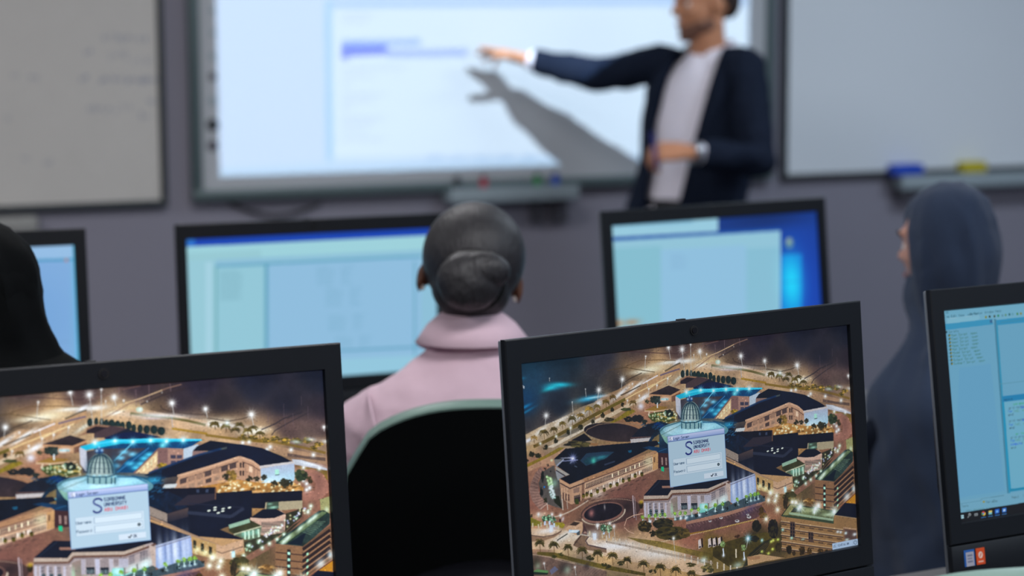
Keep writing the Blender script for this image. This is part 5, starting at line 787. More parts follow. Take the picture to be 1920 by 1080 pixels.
            s = obj('sticker', bm, print_mat('sticker_print', picture('sticker_print', np.clip(c.im, 0, 255)/255), .4), e, smooth=False); tag(s, 'blue and silver sticker' if kind == 0 else 'orange sticker with a white round emblem')
    return e

wall_img = picture('night_campus_desktop', wallpaper())
def gui(cor, w=960, h=540, seed=1): return Canvas(w, h, {'P': (0, 0, 1)}, uv_solver(cor), seed)
def rect(c, x0, y0, x1, y1, sl, col, a=1.):                       # slanted rectangle following the picture's slope
    c.P('P', [(x0, y0), (x1, y0+(x1-x0)*sl), (x1, y1+(x1-x0)*sl), (x0, y1)], col, a)
def scr_editor_right():
    c = gui([(1768.6, 583.3), (2275.3, 534.6), (2305.7, 900.3), (1801.3, 980.2)], 1400, 790); P, Lq = c.P, c.L
    c.im[:] = (100, 158, 188); P('P', [(1760, 570), (2300, 525), (2300, 590), (1776, 608)], (108, 166, 192))
    # text is drawn through a helper that writes along the sloping line of the picture
    def T(x, y, s, h, col, w=1.3, sl=-.11): c.text('P', (x, y), s, h, col, w, (1, sl), (0.06, 1), .85, .7)
    P('P', [(1772, 608), (1862, 597.5), (1863, 608), (1773, 619)], (52, 142, 182)); P('P', [(1868, 600), (2300, 555), (2300, 566), (1869, 610)], (46, 138, 180)); P('P', [(1878, 603), (1920, 598), (1920, 601), (1878, 606)], (60, 130, 160), .5)
    P('P', [(1865, 598), (1869, 598), (1893, 925), (1890, 925)], (66, 124, 150)); P('P', [(1869, 610), (1872, 610), (1896, 928), (1893, 928)], (44, 140, 176))
    c.P('P', [(1857, 600), (1862, 599.5), (1862.5, 605), (1857.5, 605.5)], (50, 100, 140))
    T(1774, 584.5, 'IDE', 3.6, (60, 110, 130)); T(1772, 592, 'File Edit View Code Run', 4.4, (50, 96, 112)); T(1820, 586.5, 'Refactor Window Help', 4.4, (50, 96, 112))
    c.L('P', [(1776, 598), (1836, 591), (1838, 597)], (150, 190, 205), 1.5); P('P', [(1777, 599), (1836, 592.5), (1836.5, 600), (1777.5, 606)], (120, 176, 198))
    for x_, y_, cl in [(1850, 594.5, (120, 130, 40)), (1857, 593.5, (40, 60, 50)), (1866, 593, (60, 80, 60)), (1873, 592, (40, 130, 100)), (1881, 591.5, (90, 140, 160)), (1887, 590.5, (90, 140, 120)), (1894, 589.5, (40, 100, 110)), (1900, 589, (90, 150, 170)), (1909, 588.5, (70, 130, 70)), (1915.5, 588, (130, 130, 50)), (1930, 586, (60, 90, 120)), (1940, 585, (60, 90, 120))]: c.El('P', (x_, y_), 1.9, 2.4, cl)
    c.El('P', (1776, 622.5), 1.8, 2.4, (40, 80, 90)); T(1780, 620, 'Scripts', 4.2, (56, 110, 110))
    for i, (nm) in enumerate(['Main', 'East', 'West', 'Mass', 'Mat', 'Model', 'Filter', 'Output', 'Summary']):
        y_ = 626+i*6.6; x_ = 1777+i*.58; Lq('P', [(x_, y_+3), (x_+1.2, y_+3)], (60, 110, 120), 1.5); c.El('P', (x_+4.4, y_+3), 2., 2.6, (50, 76, 60)); c.El('P', (x_+5.3, y_+3.6), 1.1, 1.4, (150, 150, 60))
        T(x_+8, y_+.6, nm+' Script [open]', 4.3, (60, 116, 100))
    P('P', [(1800, 690), (1859, 682), (1885, 920), (1790, 935)], (88, 150, 190), .35)
    Lq('P', [(1876, 720), (2300, 670)], (84, 140, 160), 1.5); P('P', [(1880, 743), (2300, 692), (2300, 703), (1881, 754)], (30, 124, 172)); T(1884, 747, 'main.m', 4.6, (20, 60, 90)); P('P', [(1880, 754), (1884, 754), (1898, 920), (1894, 920)], (26, 140, 180)); P('P', [(1884, 754), (2300, 704), (2300, 865), (1897, 918)], (104, 166, 192)); P('P', [(1894, 917), (2300, 862), (2300, 867), (1895, 922)], (30, 130, 166))
    code = [(1892, 756, '// parameters', (60, 160, 110)), (1889, 763, '[grid method', (70, 110, 130)), (1915, 761, 'data', (40, 90, 200)), (1891, 769, 'for', (30, 90, 200)), (1902, 768, '(x0, x1)', (80, 140, 110)), (1892, 775.5, 'end', (40, 70, 90)),
            (1890, 787, '[grid method', (70, 110, 130)), (1918, 784, 'all', (40, 90, 200)), (1893, 794, 'for', (30, 90, 200)), (1904, 793, '(x0, dx1)', (80, 140, 110)), (1894, 800, 'end', (40, 70, 90)), (1896, 812, '// an iteration', (60, 160, 110)), (1893, 818, '[grid process', (70, 110, 130)), (1896, 824, 'for', (30, 90, 200)), (1904, 822.5, '(x0, 0) =', (80, 140, 110)), (1896, 830.5, 'compute', (30, 80, 210)), (1917, 828, 'f', (80, 140, 110)), (1897, 837, 'end', (60, 100, 110))]
    for x_, y_, s_, cl in code: T(x_, y_, s_, 4.6, cl, 1.5)
    Lq('P', [(1899, 779), (1925, 776)], (120, 160, 170), 1, .6)
    P('P', [(1796, 940), (2300, 862), (2300, 880), (1799, 962)], (106, 160, 186)); Lq('P', [(1800, 945), (1840, 939), (1842, 935), (1884, 929)], (70, 120, 140), 1.6); c.El('P', (1846, 941), 2.2, 2, (140, 140, 60)); T(1850, 939, 'Variable', 4.4, (60, 100, 110)); T(1804, 947, 'Tools', 4.2, (70, 110, 120)); T(1898, 930, 'Input [1]', 4.6, (60, 90, 100)); T(1806, 956, 'C:/users/documents/src', 3.4, (80, 130, 140))
    P('P', [(1799, 962.5), (2300, 880), (2310, 905), (1801, 985)], (14, 16, 20)); 
    def q4(x, y, w, h, col): P('P', [(x, y), (x+w, y-w*.16), (x+w, y-w*.16+h), (x, y+h)], col)
    q4(1802.5, 966.5, 2.6, 3, (180, 225, 240)); q4(1805.6, 966, 2.6, 3, (180, 225, 240)); q4(1802.7, 970, 2.6, 3, (180, 225, 240)); q4(1805.8, 969.5, 2.6, 3, (180, 225, 240))
    c.El('P', (1819.5, 965), 2.2, 2.4, (190, 200, 205)); c.El('P', (1819.5, 965), 1.4, 1.6, (14, 16, 20)); Lq('P', [(1818, 967), (1816, 971)], (190, 200, 205), 2); q4(1828.5, 963, 6, 5, (150, 160, 165)); q4(1829.7, 964.6, 3.6, 2, (14, 16, 20))
    c.El('P', (1845.3, 963), 3.6, 4.2, (196, 60, 44)); c.P('P', [(1845.3, 963), (1849, 961), (1849, 965), (1846, 967.5)], (226, 190, 50)); c.P('P', [(1845.3, 963), (1845.5, 967.6), (1841.6, 964.5), (1842.4, 961)], (60, 150, 80)); c.El('P', (1845.3, 963), 1.5, 1.8, (70, 130, 220))
    q4(1855, 958, 6.4, 7, (206, 190, 110)); q4(1855, 961.5, 6.4, 3.5, (110, 180, 190)); q4(1867, 955, 8, 8.5, (24, 90, 190)); q4(1869, 957.5, 4, 4, (110, 170, 225)); q4(1880.5, 953, 7.6, 8, (40, 110, 200)); q4(1882.5, 955.3, 3.5, 3.4, (190, 215, 235))
    for x_ in (1841, 1854, 1867, 1880): Lq('P', [(x_, 971-(x_-1841)*.16), (x_+9, 969.6-(x_-1841)*.16)], (60, 130, 200), 2)
    return np.clip(c.im, 0, 255)/255
def scr_row2_wide():
    c = gui([(350.2, 452.2), (815.3, 430.1), (822.6, 694.2), (360.6, 728.3)]); S = -.048
    c.im[:] = (140, 190, 214); rect(c, 346, 447, 830, 466, S, (16, 66, 176)); rect(c, 346, 447, 366, 466, S, (40, 110, 200)); rect(c, 349, 466, 830, 492, S, (156, 208, 218)); rect(c, 349, 478, 490, 492, S, (150, 200, 210))
    rect(c, 350, 492, 404, 745, S, (150, 200, 214)); rect(c, 386, 494, 398, 745, S, (164, 208, 224)); rect(c, 405, 500, 790, 504, S, (90, 160, 190)); rect(c, 404, 504, 408, 745, S, (110, 170, 180)); rect(c, 408, 505, 496, 745, S, (146, 198, 214)); rect(c, 497, 498, 503, 745, S, (92, 160, 186)); rect(c, 503, 500, 790, 748, S, (142, 188, 220)); rect(c, 776, 492, 780, 748, S, (110, 170, 196))
    for i in range(14):
        y_ = 513+i*4.0; c.L('P', [(413, y_), (448+(i*7 % 11), y_-1.6)], (90, 140, 156), 2, .6)
    for (x0, y0, n) in [(594, 505, 8), (610, 545, 8), (616, 595, 7), (628, 635, 5)]:
        for i in range(n): y_ = y0+i*4.6; c.L('P', [(x0, y_), (x0+22+(i*13 % 14), y_-1.5)], (100, 156, 182), 2.2, .6); c.L('P', [(x0+46, y_-2), (x0+70-(i*7 % 12), y_-3)], (104, 158, 186), 2.2, .6)
    rect(c, 500, 665, 830, 669, S, (96, 160, 190)); rect(c, 350, 690, 830, 760, S, (146, 198, 220))
    return np.clip(c.im, 0, 255)/255
def scr_row2_blue():
    c = gui([(1147.3, 423.9), (1531.3, 396.8), (1544.7, 655.1), (1162.8, 698.2)]); S = -.055
    c.im[:] = (16, 58, 140); c.B('P', (1500, 560), 60, 120, (16, 70, 190), .8); c.B('P', (1440, 410), 90, 14, (8, 40, 100), .8)
    rect(c, 1143, 418, 1347, 445, S, (150, 200, 220)); rect(c, 1150, 422, 1300, 426, S, (120, 175, 205)); rect(c, 1143, 446, 1463, 452, S, (24, 84, 170)); rect(c, 1146, 452, 1464, 720, S-.005, (144, 194, 214)); rect(c, 1150, 466, 1240, 720, S, (132, 188, 206)); rect(c, 1240, 468, 1400, 720, S, (142, 190, 220)); rect(c, 1400, 466, 1462, 720, S, (134, 188, 210))
    for i in range(7): c.L('P', [(1258, 478+i*4.3), (1280+(i*9 % 14), 477+i*4.3)], (110, 150, 190), 2, .5)
    c.El('P', (1481, 455), 7, 10, (90, 130, 140)); c.El('P', (1480, 452), 4, 5, (140, 160, 160)); rect(c, 1466, 478, 1504, 720, S, (10, 120, 210)); c.G('P', (1485, 530), 20, 40, (20, 190, 250), .9); c.L('P', [(1466, 530), (1504, 527)], (30, 130, 210), 3)
    c.El('P', (1165, 686), 16, 6, (180, 120, 70)); c.B('P', (1200, 675), 14, 8, (190, 150, 60), .9); c.B('P', (1175, 668), 10, 10, (200, 120, 100), .8); c.B('P', (1160, 606), 8, 5, (200, 140, 90), .9); c.B('P', (1185, 604), 14, 4, (180, 120, 70), .8)
    return np.clip(c.im, 0, 255)/255
def scr_row2_left():
    c = gui([(-424, 484.2), (138.5, 459.9), (152, 757.3), (-407, 795.6)]); S = -.043
    c.im[:] = (126, 176, 220); rect(c, -430, 470, 160, 508, S, (150, 190, 228)); rect(c, -430, 508, 160, 513, S, (70, 150, 190)); rect(c, -430, 513, 130, 800, S, (128, 172, 220)); c.P('P', [(136, 460), (142, 460), (153, 760), (147, 760)], (90, 190, 230)); c.B('P', (30, 600), 120, 90, (110, 160, 214), .7); c.El('P', (125, 488), 3, 3, (180, 120, 110)); c.L('P', [(-400, 650), (130, 640)], (110, 156, 200), 2)
    return np.clip(c.im, 0, 255)/255

monitor(.237, 2.657, -.583, 33.8, 5.6, screen_mat('screen_centre', wall_img, .78), 'nearest sharp monitor in the middle with a night aerial campus view and login window')
monitor(-.455, 2.360, -.583, 25.6, 6.1, screen_mat('screen_left', wall_img, 1.15), 'brighter front monitor at lower left with the same night campus view and login window')
monitor(.844, 3.055, -.583, 29.0, 9.1, screen_mat('screen_right', picture('script_editor', scr_editor_right()), .95), 'right edge monitor with a pale blue script editor, taskbar and two stickers below', stickers=True)
monitor(-.402, 4.327, -.624, 22.0, 3.0, screen_mat('screen_row', picture('wide_editor', scr_row2_wide()), 1.0), 'blurred monitor in front of the woman in pink, pale window with blue title bar')
monitor(.436, 4.404, -.605, 31.0, 6.0, screen_mat('screen_row', picture('blue_desktop', scr_row2_blue()), 1.0), 'blurred monitor below the teacher with a pale window over a dark blue desktop')
monitor(-1.058, 3.84, -.600, 20.0, 5.0, screen_mat('screen_row', picture('pale_window', scr_row2_left()), 1.0), 'partly hidden monitor behind the woman in a black headscarf')

# ---------------------------------------------------------------- desks
def desk(cx, cy, yaw, L, D, label):
    e = empty('desk', (cx, cy, 0), math.radians(yaw), label=label, cat='desk')
    bm = bmesh.new(); box(bm, -L/2, L/2, -D/2, D/2, DESK_Z-.03, DESK_Z, .004); obj('desk_top', bm, M_DESK, e)
    for sx_ in (-1, 0, 1):
        bm = bmesh.new(); x_ = sx_*(L/2-.08); box(bm, x_-.025, x_+.025, -D/2+.06, D/2-.06, 0, .03, .004); box(bm, x_-.02, x_+.02, D/2-.14, D/2-.08, .03, DESK_Z-.031, .004); box(bm, x_-.02, x_+.02, -D/2+.08, D/2-.06, DESK_Z-.06, DESK_Z-.031, .004); obj('leg', bm, M_METAL, e)
    bm = bmesh.new(); box(bm, -L/2+.1, L/2-.1, D/2-.06, D/2-.04, .30, DESK_Z-.031, .003); obj('modesty_panel', bm, M_GREY, e)
desk(.252, 2.663, 28, 2.7, .52, 'front row desk carrying the three nearest monitors')
desk(.30, 4.33, 5, 1.72, .56, 'second row desk carrying the two blurred monitors before the teacher')
desk(-1.15, 3.85, 20, 1.15, .60, 'small second row desk carrying the partly hidden monitor at the left')

# ---------------------------------------------------------------- chairs
def chair(x, y, rotz, label, top=.953, w=.240):
    e = empty('office_chair', (x, y, 0), rotz, label=label, cat='chair'); dz = top-.965
    zt = lambda u: top-.085*abs(u)**2.6-(.035*max(0, abs(u)-.82)/.18)
    zb = lambda u: .712+dz-.10*abs(u)**2
    yc = lambda u, z: -.205-.05*(z-.6)*.9+.045*u*u
    n, m = 24, 14; bm = bmesh.new(); fr, bk = [], []
    for i in range(n+1):
        u = -1+2*i/n; A, B = [], []
        for j in range(m+1):
            z = zb(u)+(zt(u)-zb(u))*j/m; x_ = u*w*(.94+.06*math.sin(math.pi*j/m*.9)); A.append(bm.verts.new((x_, yc(u, z)+.014, z))); B.append(bm.verts.new((x_, yc(u, z)-.014, z)))
        fr.append(A); bk.append(B)
    for i in range(n):
        for j in range(m): bm.faces.new((fr[i][j], fr[i+1][j], fr[i+1][j+1], fr[i][j+1])); bm.faces.new((bk[i][j], bk[i][j+1], bk[i+1][j+1], bk[i+1][j]))
        bm.faces.new((fr[i][0], bk[i][0], bk[i+1][0], fr[i+1][0])); bm.faces.new((fr[i][m], fr[i+1][m], bk[i+1][m], bk[i][m]))
    for j in range(m): bm.faces.new((fr[0][j], fr[0][j+1], bk[0][j+1], bk[0][j])); bm.faces.new((fr[n][j], bk[n][j], bk[n][j+1], fr[n][j+1]))
    obj('backrest', bm, M_CHAIR, e)
    out = []
    for i in range(n+1): u = -1+2*i/n; z = zt(u); out.append((u*w*.965, yc(u, z), z+.003))
    for j in range(m-1, -1, -1): z = zb(1)+(zt(1)-zb(1))*j/m; out.append((w*(.94+.06*math.sin(math.pi*j/m*.9))+.002, yc(1, z), z))
    for j in range(m): z = zb(-1)+(zt(-1)-zb(-1))*j/m; out.insert(j, (-w*(.94+.06*math.sin(math.pi*j/m*.9))-.002, yc(-1, z), z))
    bm = bmesh.new(); tube(bm, out, (.0055, .0155), 10, up=Vector((0, 1, 0))); obj('backrest_rim', bm, M_RIM, e)
    bm = bmesh.new()                                              # grey lower shell that joins back and seat
    pts = []
    for i in range(13):
        u = -1+2*i/12; pts.append((u*.16, -.185+.03*u*u))
    A = [[bm.verts.new((px, py+o_, z)) for z in (.43, .56+dz, .725+dz)] for o_ in (-.010, .004) for px, py in pts]
    h = len(pts)
    for s_ in (0, h):
        for i in range(h-1):
            for j in range(2): bm.faces.new((A[s_+i][j], A[s_+i+1][j], A[s_+i+1][j+1], A[s_+i][j+1]))
    for i in range(h-1): bm.faces.new((A[i][2], A[i+1][2], A[h+i+1][2], A[h+i][2])); bm.faces.new((A[i][0], A[h+i][0], A[h+i+1][0], A[i+1][0]))
    for j in range(2): bm.faces.new((A[0][j], A[0][j+1], A[h][j+1], A[h][j])); bm.faces.new((A[h-1][j], A[2*h-1][j], A[2*h-1][j+1], A[h-1][j+1]))
    obj('lumbar_shell', bm, M_GREY, e)
    bm = bmesh.new(); box(bm, -.235, .235, -.20, .25, .42, .475, .025, seg=4); obj('seat', bm, M_CHAIR, e)
    bm = bmesh.new(); cyl(bm, (0, 0, .25), .028, .335); cyl(bm, (0, 0, .395), .07, .05); obj('gas_column', bm, M_DARK, e)
    for k in range(5):
        a = k*2*math.pi/5+.3; bm = bmesh.new(); tube(bm, [(0, 0, .10), (math.cos(a)*.15, math.sin(a)*.15, .09), (math.cos(a)*.29, math.sin(a)*.29, .065)], [(.025, .02), (.02, .016), (.016, .012)], 10); lg = obj('base_leg', bm, M_DARK, e)
        bm = bmesh.new(); q = Matrix.Rotation(a, 3, 'Z')@Matrix.Rotation(math.pi/2, 3, 'Y'); cyl(bm, (math.cos(a)*.29, math.sin(a)*.29, .027), .027, .045, q, 16); obj('caster', bm, M_DARK, lg)
    return e
chair(-.045, 3.58, math.radians(2), 'black office chair with grey-green rim behind the woman in pink')
chair(.505, 2.50, math.radians(12), 'black office chair with pale green rim at the bottom right corner', top=.964)
# ---------------------------------------------------------------- people
def skin_mat(name, c):
    m = mat(name, lin(c), .5, noise=.06, scale=30, bump=.05, bscale=500, spec=.4); b = m.node_tree.nodes['Principled BSDF']
    b.inputs['Subsurface Weight'].default_value = .15; b.inputs['Subsurface Radius'].default_value = (.02, .008, .004); return m
def cloth_mat(name, c, rough=.85, sheen=.2, noise=.06, sc_=900): return mat(name, lin(c), rough, noise=noise, scale=25, bump=.25, bscale=sc_, spec=.08, sheen=sheen)
def hair_mat(name, c, rough=.5):
    m, t, b = new_mat(name); n = t.nodes; L = t.links; tc = n.new('ShaderNodeTexCoord'); mp = n.new('ShaderNodeMapping'); mp.inputs['Scale'].default_value = (260, 30, 60)
    nz = n.new('ShaderNodeTexNoise'); nz.inputs['Scale'].default_value = 1.; nz.inputs['Detail'].default_value = 3; L.new(tc.outputs['Object'], mp.inputs[0]); L.new(mp.outputs[0], nz.inputs[0])
    cr = n.new('ShaderNodeMix'); cr.data_type = 'RGBA'; L.new(nz.outputs['Fac'], cr.inputs[0]); k = lin(c); cr.inputs[6].default_value = tuple(v*.5 for v in k[:3])+(1,); cr.inputs[7].default_value = tuple(v*1.7 for v in k[:3])+(1,)
    L.new(cr.outputs[2], b.inputs['Base Color']); b.inputs['Roughness'].default_value = rough; bp = n.new('ShaderNodeBump'); bp.inputs['Strength'].default_value = .6; bp.inputs['Distance'].default_value = .004; L.new(nz.outputs['Fac'], bp.inputs['Height']); L.new(bp.outputs[0], b.inputs['Normal']); return m
def head_frame(c, yaw, roll=0., pitch=0.):                        # c = centre of the head (between the ears), facing +Y before the turn
    return Matrix.Translation(Vector(c))@Matrix.Rotation(yaw, 4, 'Z')@Matrix.Rotation(roll, 4, 'Y')@Matrix.Rotation(pitch, 4, 'X')
def head(bm, M, s=1., ears=True):
    st = len(bm.verts); bm.verts.ensure_lookup_table()
    vs = []
    vs += ball(bm, (0, -.012, .030), (.074, .094, .085)); vs += ball(bm, (0, .020, -.015), (.064, .070, .088)); vs += ball(bm, (0, .040, -.070), (.043, .045, .036)); vs += ball(bm, (0, .070, -.094), (.022, .018, .016))
    vs += ball(bm, (0, .074, .032), (.050, .016, .014)); vs += ball(bm, (.034, .060, -.018), (.020, .020, .018)); vs += ball(bm, (-.034, .060, -.018), (.020, .020, .018))
    vs += ball(bm, (0, .098, -.016), (.013, .016, .013)); vs += ball(bm, (0, .088, .006), (.009, .014, .026)); vs += ball(bm, (.010, .090, -.020), (.008, .010, .008)); vs += ball(bm, (-.010, .090, -.020), (.008, .010, .008))
    vs += ball(bm, (0, .082, -.052), (.024, .011, .006)); vs += ball(bm, (0, .080, -.062), (.020, .011, .006))
    if ears:
        for s_ in (-1, 1):
            vs += ball(bm, (s_*.077, -.008, -.002), (.007, .017, .030), Matrix.Rotation(s_*.35, 3, 'Z')); vs += ball(bm, (s_*.074, -.002, -.030), (.006, .009, .010))
    bmesh.ops.transform(bm, matrix=M@Matrix.Scale(s, 4), verts=vs)
def face_details(parent, M, s=1., brow=(40, 28, 22), lips=(150, 92, 84)):
    for s_ in (-1, 1):
        bm = bmesh.new(); v = ball(bm, (s_*.030, .066, .004), (.0135, .0125, .0115), u=14, v=10); bmesh.ops.transform(bm, matrix=M@Matrix.Scale(s, 4), verts=v); e = obj('eye', bm, EYE_W, parent)
        bm = bmesh.new(); v = ball(bm, (s_*.030, .0755, .004), (.006, .0036, .006), u=12, v=8); bmesh.ops.transform(bm, matrix=M@Matrix.Scale(s, 4), verts=v); obj('iris', bm, M_DARK, e)
        bm = bmesh.new(); tube(bm, [M@(Vector((s_*a, y_, z_))*s) for a, y_, z_ in ((.014, .088, .030), (.032, .086, .036), (.048, .074, .031))], [.003, .004, .002], 8); obj('eyebrow', bm, mat('eyebrow', lin(brow), .8), parent)
    bm = bmesh.new(); tube(bm, [M@(Vector(p)*s) for p in ((-.022, .0845, -.056), (-.008, .0925, -.054), (0, .0925, -.055), (.008, .0925, -.054), (.022, .0845, -.056))], [.002, .0045, .004, .0045, .002], 8); obj('mouth', bm, mat('lips', lin(lips), .5), parent)
EYE_W = mat('eye_white', lin((220, 215, 210)), .2)
def hand(bm, wrist, d, nrm, side=1, curls=(20, 25, 30, 35), thumb=(.62, .75), s=1., ext=None):
    w = Vector(wrist); d = Vector(d).normalized(); nrm = Vector(nrm); nrm = (nrm-d*nrm.dot(d)).normalized(); lat = nrm.cross(d)*side
    tube(bm, [w-d*.03*s, w+d*.005*s, w+d*.045*s, w+d*.088*s], [(.026*s, .021*s), (.027*s, .019*s), (.040*s, .017*s), (.041*s, .013*s)], 14, up=nrm)
    for i, (o_, L_) in enumerate(((.030, .070), (.010, .079), (-.010, .073), (-.029, .057))):
        p = w+d*(.080-(.006 if i in (0, 3) else 0))*s+lat*o_*s; a = 0.; pts = [p-d*.012*s, p]; ci = math.radians(curls[i]); sp = (.10, .03, -.05, -.13)[i]
        for k, f in enumerate((.42, .32, .26)):
            a += ci; q = d*math.cos(a)+lat*sp-nrm*math.sin(a); pts.append(pts[-1]+q.normalized()*L_*f*s)
        tube(bm, pts, [.0098*s, .0096*s, .0088*s, .0080*s, .0062*s], 10, up=lat)
    p = w+d*.022*s+lat*.022*s; q1 = (d*thumb[0]+lat*thumb[1]-nrm*.25).normalized(); q2 = (d*(thumb[0]+.35)+lat*(thumb[1]-.25)-nrm*.35).normalized()
    tube(bm, [p, p+q1*.040*s, p+q1*.040*s+q2*.030*s, p+q1*.040*s+q2*.055*s], [.0135*s, .0115*s, .0100*s, .0075*s], 10, up=nrm)
def strip(bm, A, B):                                              # surface between two rows of points
    a = [bm.verts.new(p) for p in A]; b = [bm.verts.new(p) for p in B]
    for i in range(len(a)-1): bm.faces.new((a[i], a[i+1], b[i+1], b[i]))
def solid(o, t): m_ = o.modifiers.new('thickness', 'SOLIDIFY'); m_.thickness = t; m_.offset = 0
def seated_limbs(bm, hipw=.10, hy=.0, lap=.50, foot=.44):
    for s_ in (-1, 1):
        tube(bm, [(s_*hipw, hy, .53), (s_*hipw*1.05, hy+.22, .545), (s_*hipw*1.05, hy+.43, .53), (s_*hipw, hy+.45, .40), (s_*hipw, hy+.43, .22), (s_*hipw, hy+.42, .09)], [.085, .075, .058, .055, .050, .038], 14)
        tube(bm, [(s_*hipw, hy+.38, .045), (s_*hipw, hy+.45, .045), (s_*hipw, hy+.58, .03)], [(.035, .042), (.038, .036), (.03, .022)], 12)

# --- woman in the pink shirt
SK1 = skin_mat('deep_brown_skin', (96, 62, 46)); PINK = cloth_mat('pink_cotton', (212, 184, 196), noise=.05); DARKCL = cloth_mat('dark_trousers', (40, 40, 48))
wp = empty('person', (-.060, 3.52, 0), math.radians(4), label='woman in a pink collared shirt, black hair in a low bun, seen from behind', cat='person')
HM = head_frame((-.003, .085, 1.142), 0., math.radians(8), math.radians(-6))
bm = bmesh.new(); head(bm, HM, .98)
for s_ in (-1, 1): v = ball(bm, (s_*.085, -.008, -.026), (.007, .015, .025)); bmesh.ops.transform(bm, matrix=HM, verts=v)
tube(bm, [(0, .035, 1.00), (-.003, .045, 1.05), (-.005, .065, 1.11)], [(.050, .054), (.048, .052), (.050, .055)], 16, up=Vector((0, 1, 0)))
loft(bm, [(0, .0, .48, .15, .10), (0, 0, .62, .13, .09), (0, 0, .80, .145, .09), (0, .01, .92, .16, .08), (0, .02, .985, .09, .06), (0, .03, 1.02, .05, .05)])
for s_ in (-1, 1):
    tube(bm, [(s_*.15, .01, .93), (s_*.20, .05, .80), (s_*.215, .12, .745), (s_*.17, .30, .775), (s_*.145, .38, .785)], [.045, .042, .036, .028, .024], 12)
    hand(bm, (s_*.143, .385, .782), (-s_*.1, 1, -.08), (0, .1, 1), side=s_, curls=(14, 16, 18, 20))
seated_limbs(bm); b1 = obj('body', bm, SK1, wp); remesh(b1, .0055, 5)
face_details(wp, HM, .98, lips=(120, 60, 56))
HAIR1 = hair_mat('black_hair', (34, 33, 36), .5)
def hair_lump(bm, c, r, M): v = ball(bm, c, r, u=40, v=28); bmesh.ops.transform(bm, matrix=M, verts=v); return v
bm = bmesh.new(); v = hair_lump(bm, (0, -.020, .022), (.088, .100, .094), HM)
hair_lump(bm, (0, -.052, -.030), (.068, .060, .058), HM); Mi = HM.inverted()
for q in list(bm.verts):
    c = Mi@q.co
    if c.y > .045 and c.z < .045: q.co = HM@Vector((c.x*.9, .045-.01*(c.y-.045), c.z))
hr = obj('hair', bm, HAIR1, wp); remesh(hr, .004, 8)
bm = bmesh.new(); v = hair_lump(bm, (-.010, -.132, -.018), (.054, .040, .050), HM); hair_lump(bm, (.012, -.140, .004), (.044, .030, .030), HM); hair_lump(bm, (-.018, -.142, -.034), (.034, .028, .030), HM); bn = obj('hair_bun', bm, HAIR1, hr); remesh(bn, .0035, 4, (.004, .02))
bm = bmesh.new(); tube(bm, [HM@Vector((-.004+.052*math.cos(a), -.118, -.018+.048*math.sin(a))) for a in [k*2*math.pi/24 for k in range(24)]], .006, 8, up=Vector((0, 1, 0)), closed=True); obj('hair_band', bm, M_DARK, hr)
for s_ in (-1, 1):
    bm = bmesh.new(); v = ball(bm, (s_*.080, -.010, -.040), (.0048, .0048, .0060), u=12, v=8); bmesh.ops.transform(bm, matrix=HM, verts=v); obj('earring', bm, mat('pearl', lin((225, 220, 210)), .25), wp)
# shirt
def shirt_warp(v, q):
    f = .006*math.sin(9*q+v.z*22)*max(0, min(1, (1.0-v.z)*5)); return v+Vector((math.cos(q)*f, math.sin(q)*f, 0))
bm = bmesh.new(); loft(bm, [(0, 0, .46, .185, .135, 2.3), (0, 0, .60, .175, .128, 2.3), (0, -.004, .72, .180, .122, 2.3), (0, -.006, .82, .192, .118, 2.2), (0, -.004, .885, .200, .112, 2.1), (0, .002, .93, .192, .100), (0, .008, .962, .162, .088), (0, .014, .988, .120, .078), (0, .020, 1.010, .084, .070), (0, .028, 1.038, .060, .060)], n=44, warp=shirt_warp)
for s_ in (-1, 1): tube(bm, [(s_*.145, .005, .925), (s_*.183, .015, .895), (s_*.212, .040, .80), (s_*.225, .115, .745), (s_*.185, .27, .778), (s_*.155, .36, .79)], [.046, .056, .054, .050, .040, .034], 18)
st = obj('shirt', bm, PINK, wp); remesh(st, .006, 5, (.010, .07))
bm = bmesh.new(); strip_rows = []
for (z, rx, ry, cy) in ((1.030, .052, .055, .036), (1.062, .050, .053, .044), (1.074, .053, .056, .045), (1.070, .059, .062, .042), (1.056, .078, .076, .032), (1.030, .100, .088, .022)):
    strip_rows.append([Vector((rx*.95*math.cos(a)-.006, cy+ry*math.sin(a), z-.028*max(0, math.sin(a))*(1 if z < 1.04 else 0)-.012*max(0, math.sin(a)))) for a in [math.radians(112+k*(316/30)) for k in range(31)]])
for A, B in zip(strip_rows, strip_rows[1:]): strip(bm, A, B)
bmesh.ops.remove_doubles(bm, verts=bm.verts, dist=.0005); co = obj('collar', bm, PINK, st); solid(co, .003)
for s_ in (-1, 1):                                                # armhole seams
    bm = bmesh.new(); tube(bm, [(s_*(.170+.012*math.sin(a)), .0+.078*math.cos(a)*.9, .895+.055*math.sin(a)) for a in [math.radians(10+k*16) for k in range(11)]], .0022, 6); obj('sleeve_seam', bm, PINK, st)
bm = bmesh.new(); seated_limbs(bm)
for q in bm.verts: q.co.z += .004
loft(bm, [(0, 0, .45, .16, .12), (0, 0, .60, .165, .12)])
tr = obj('trousers', bm, DARKCL, wp); r = tr.modifiers.new('puff', 'DISPLACE'); r.strength = .012; r.mid_level = 0

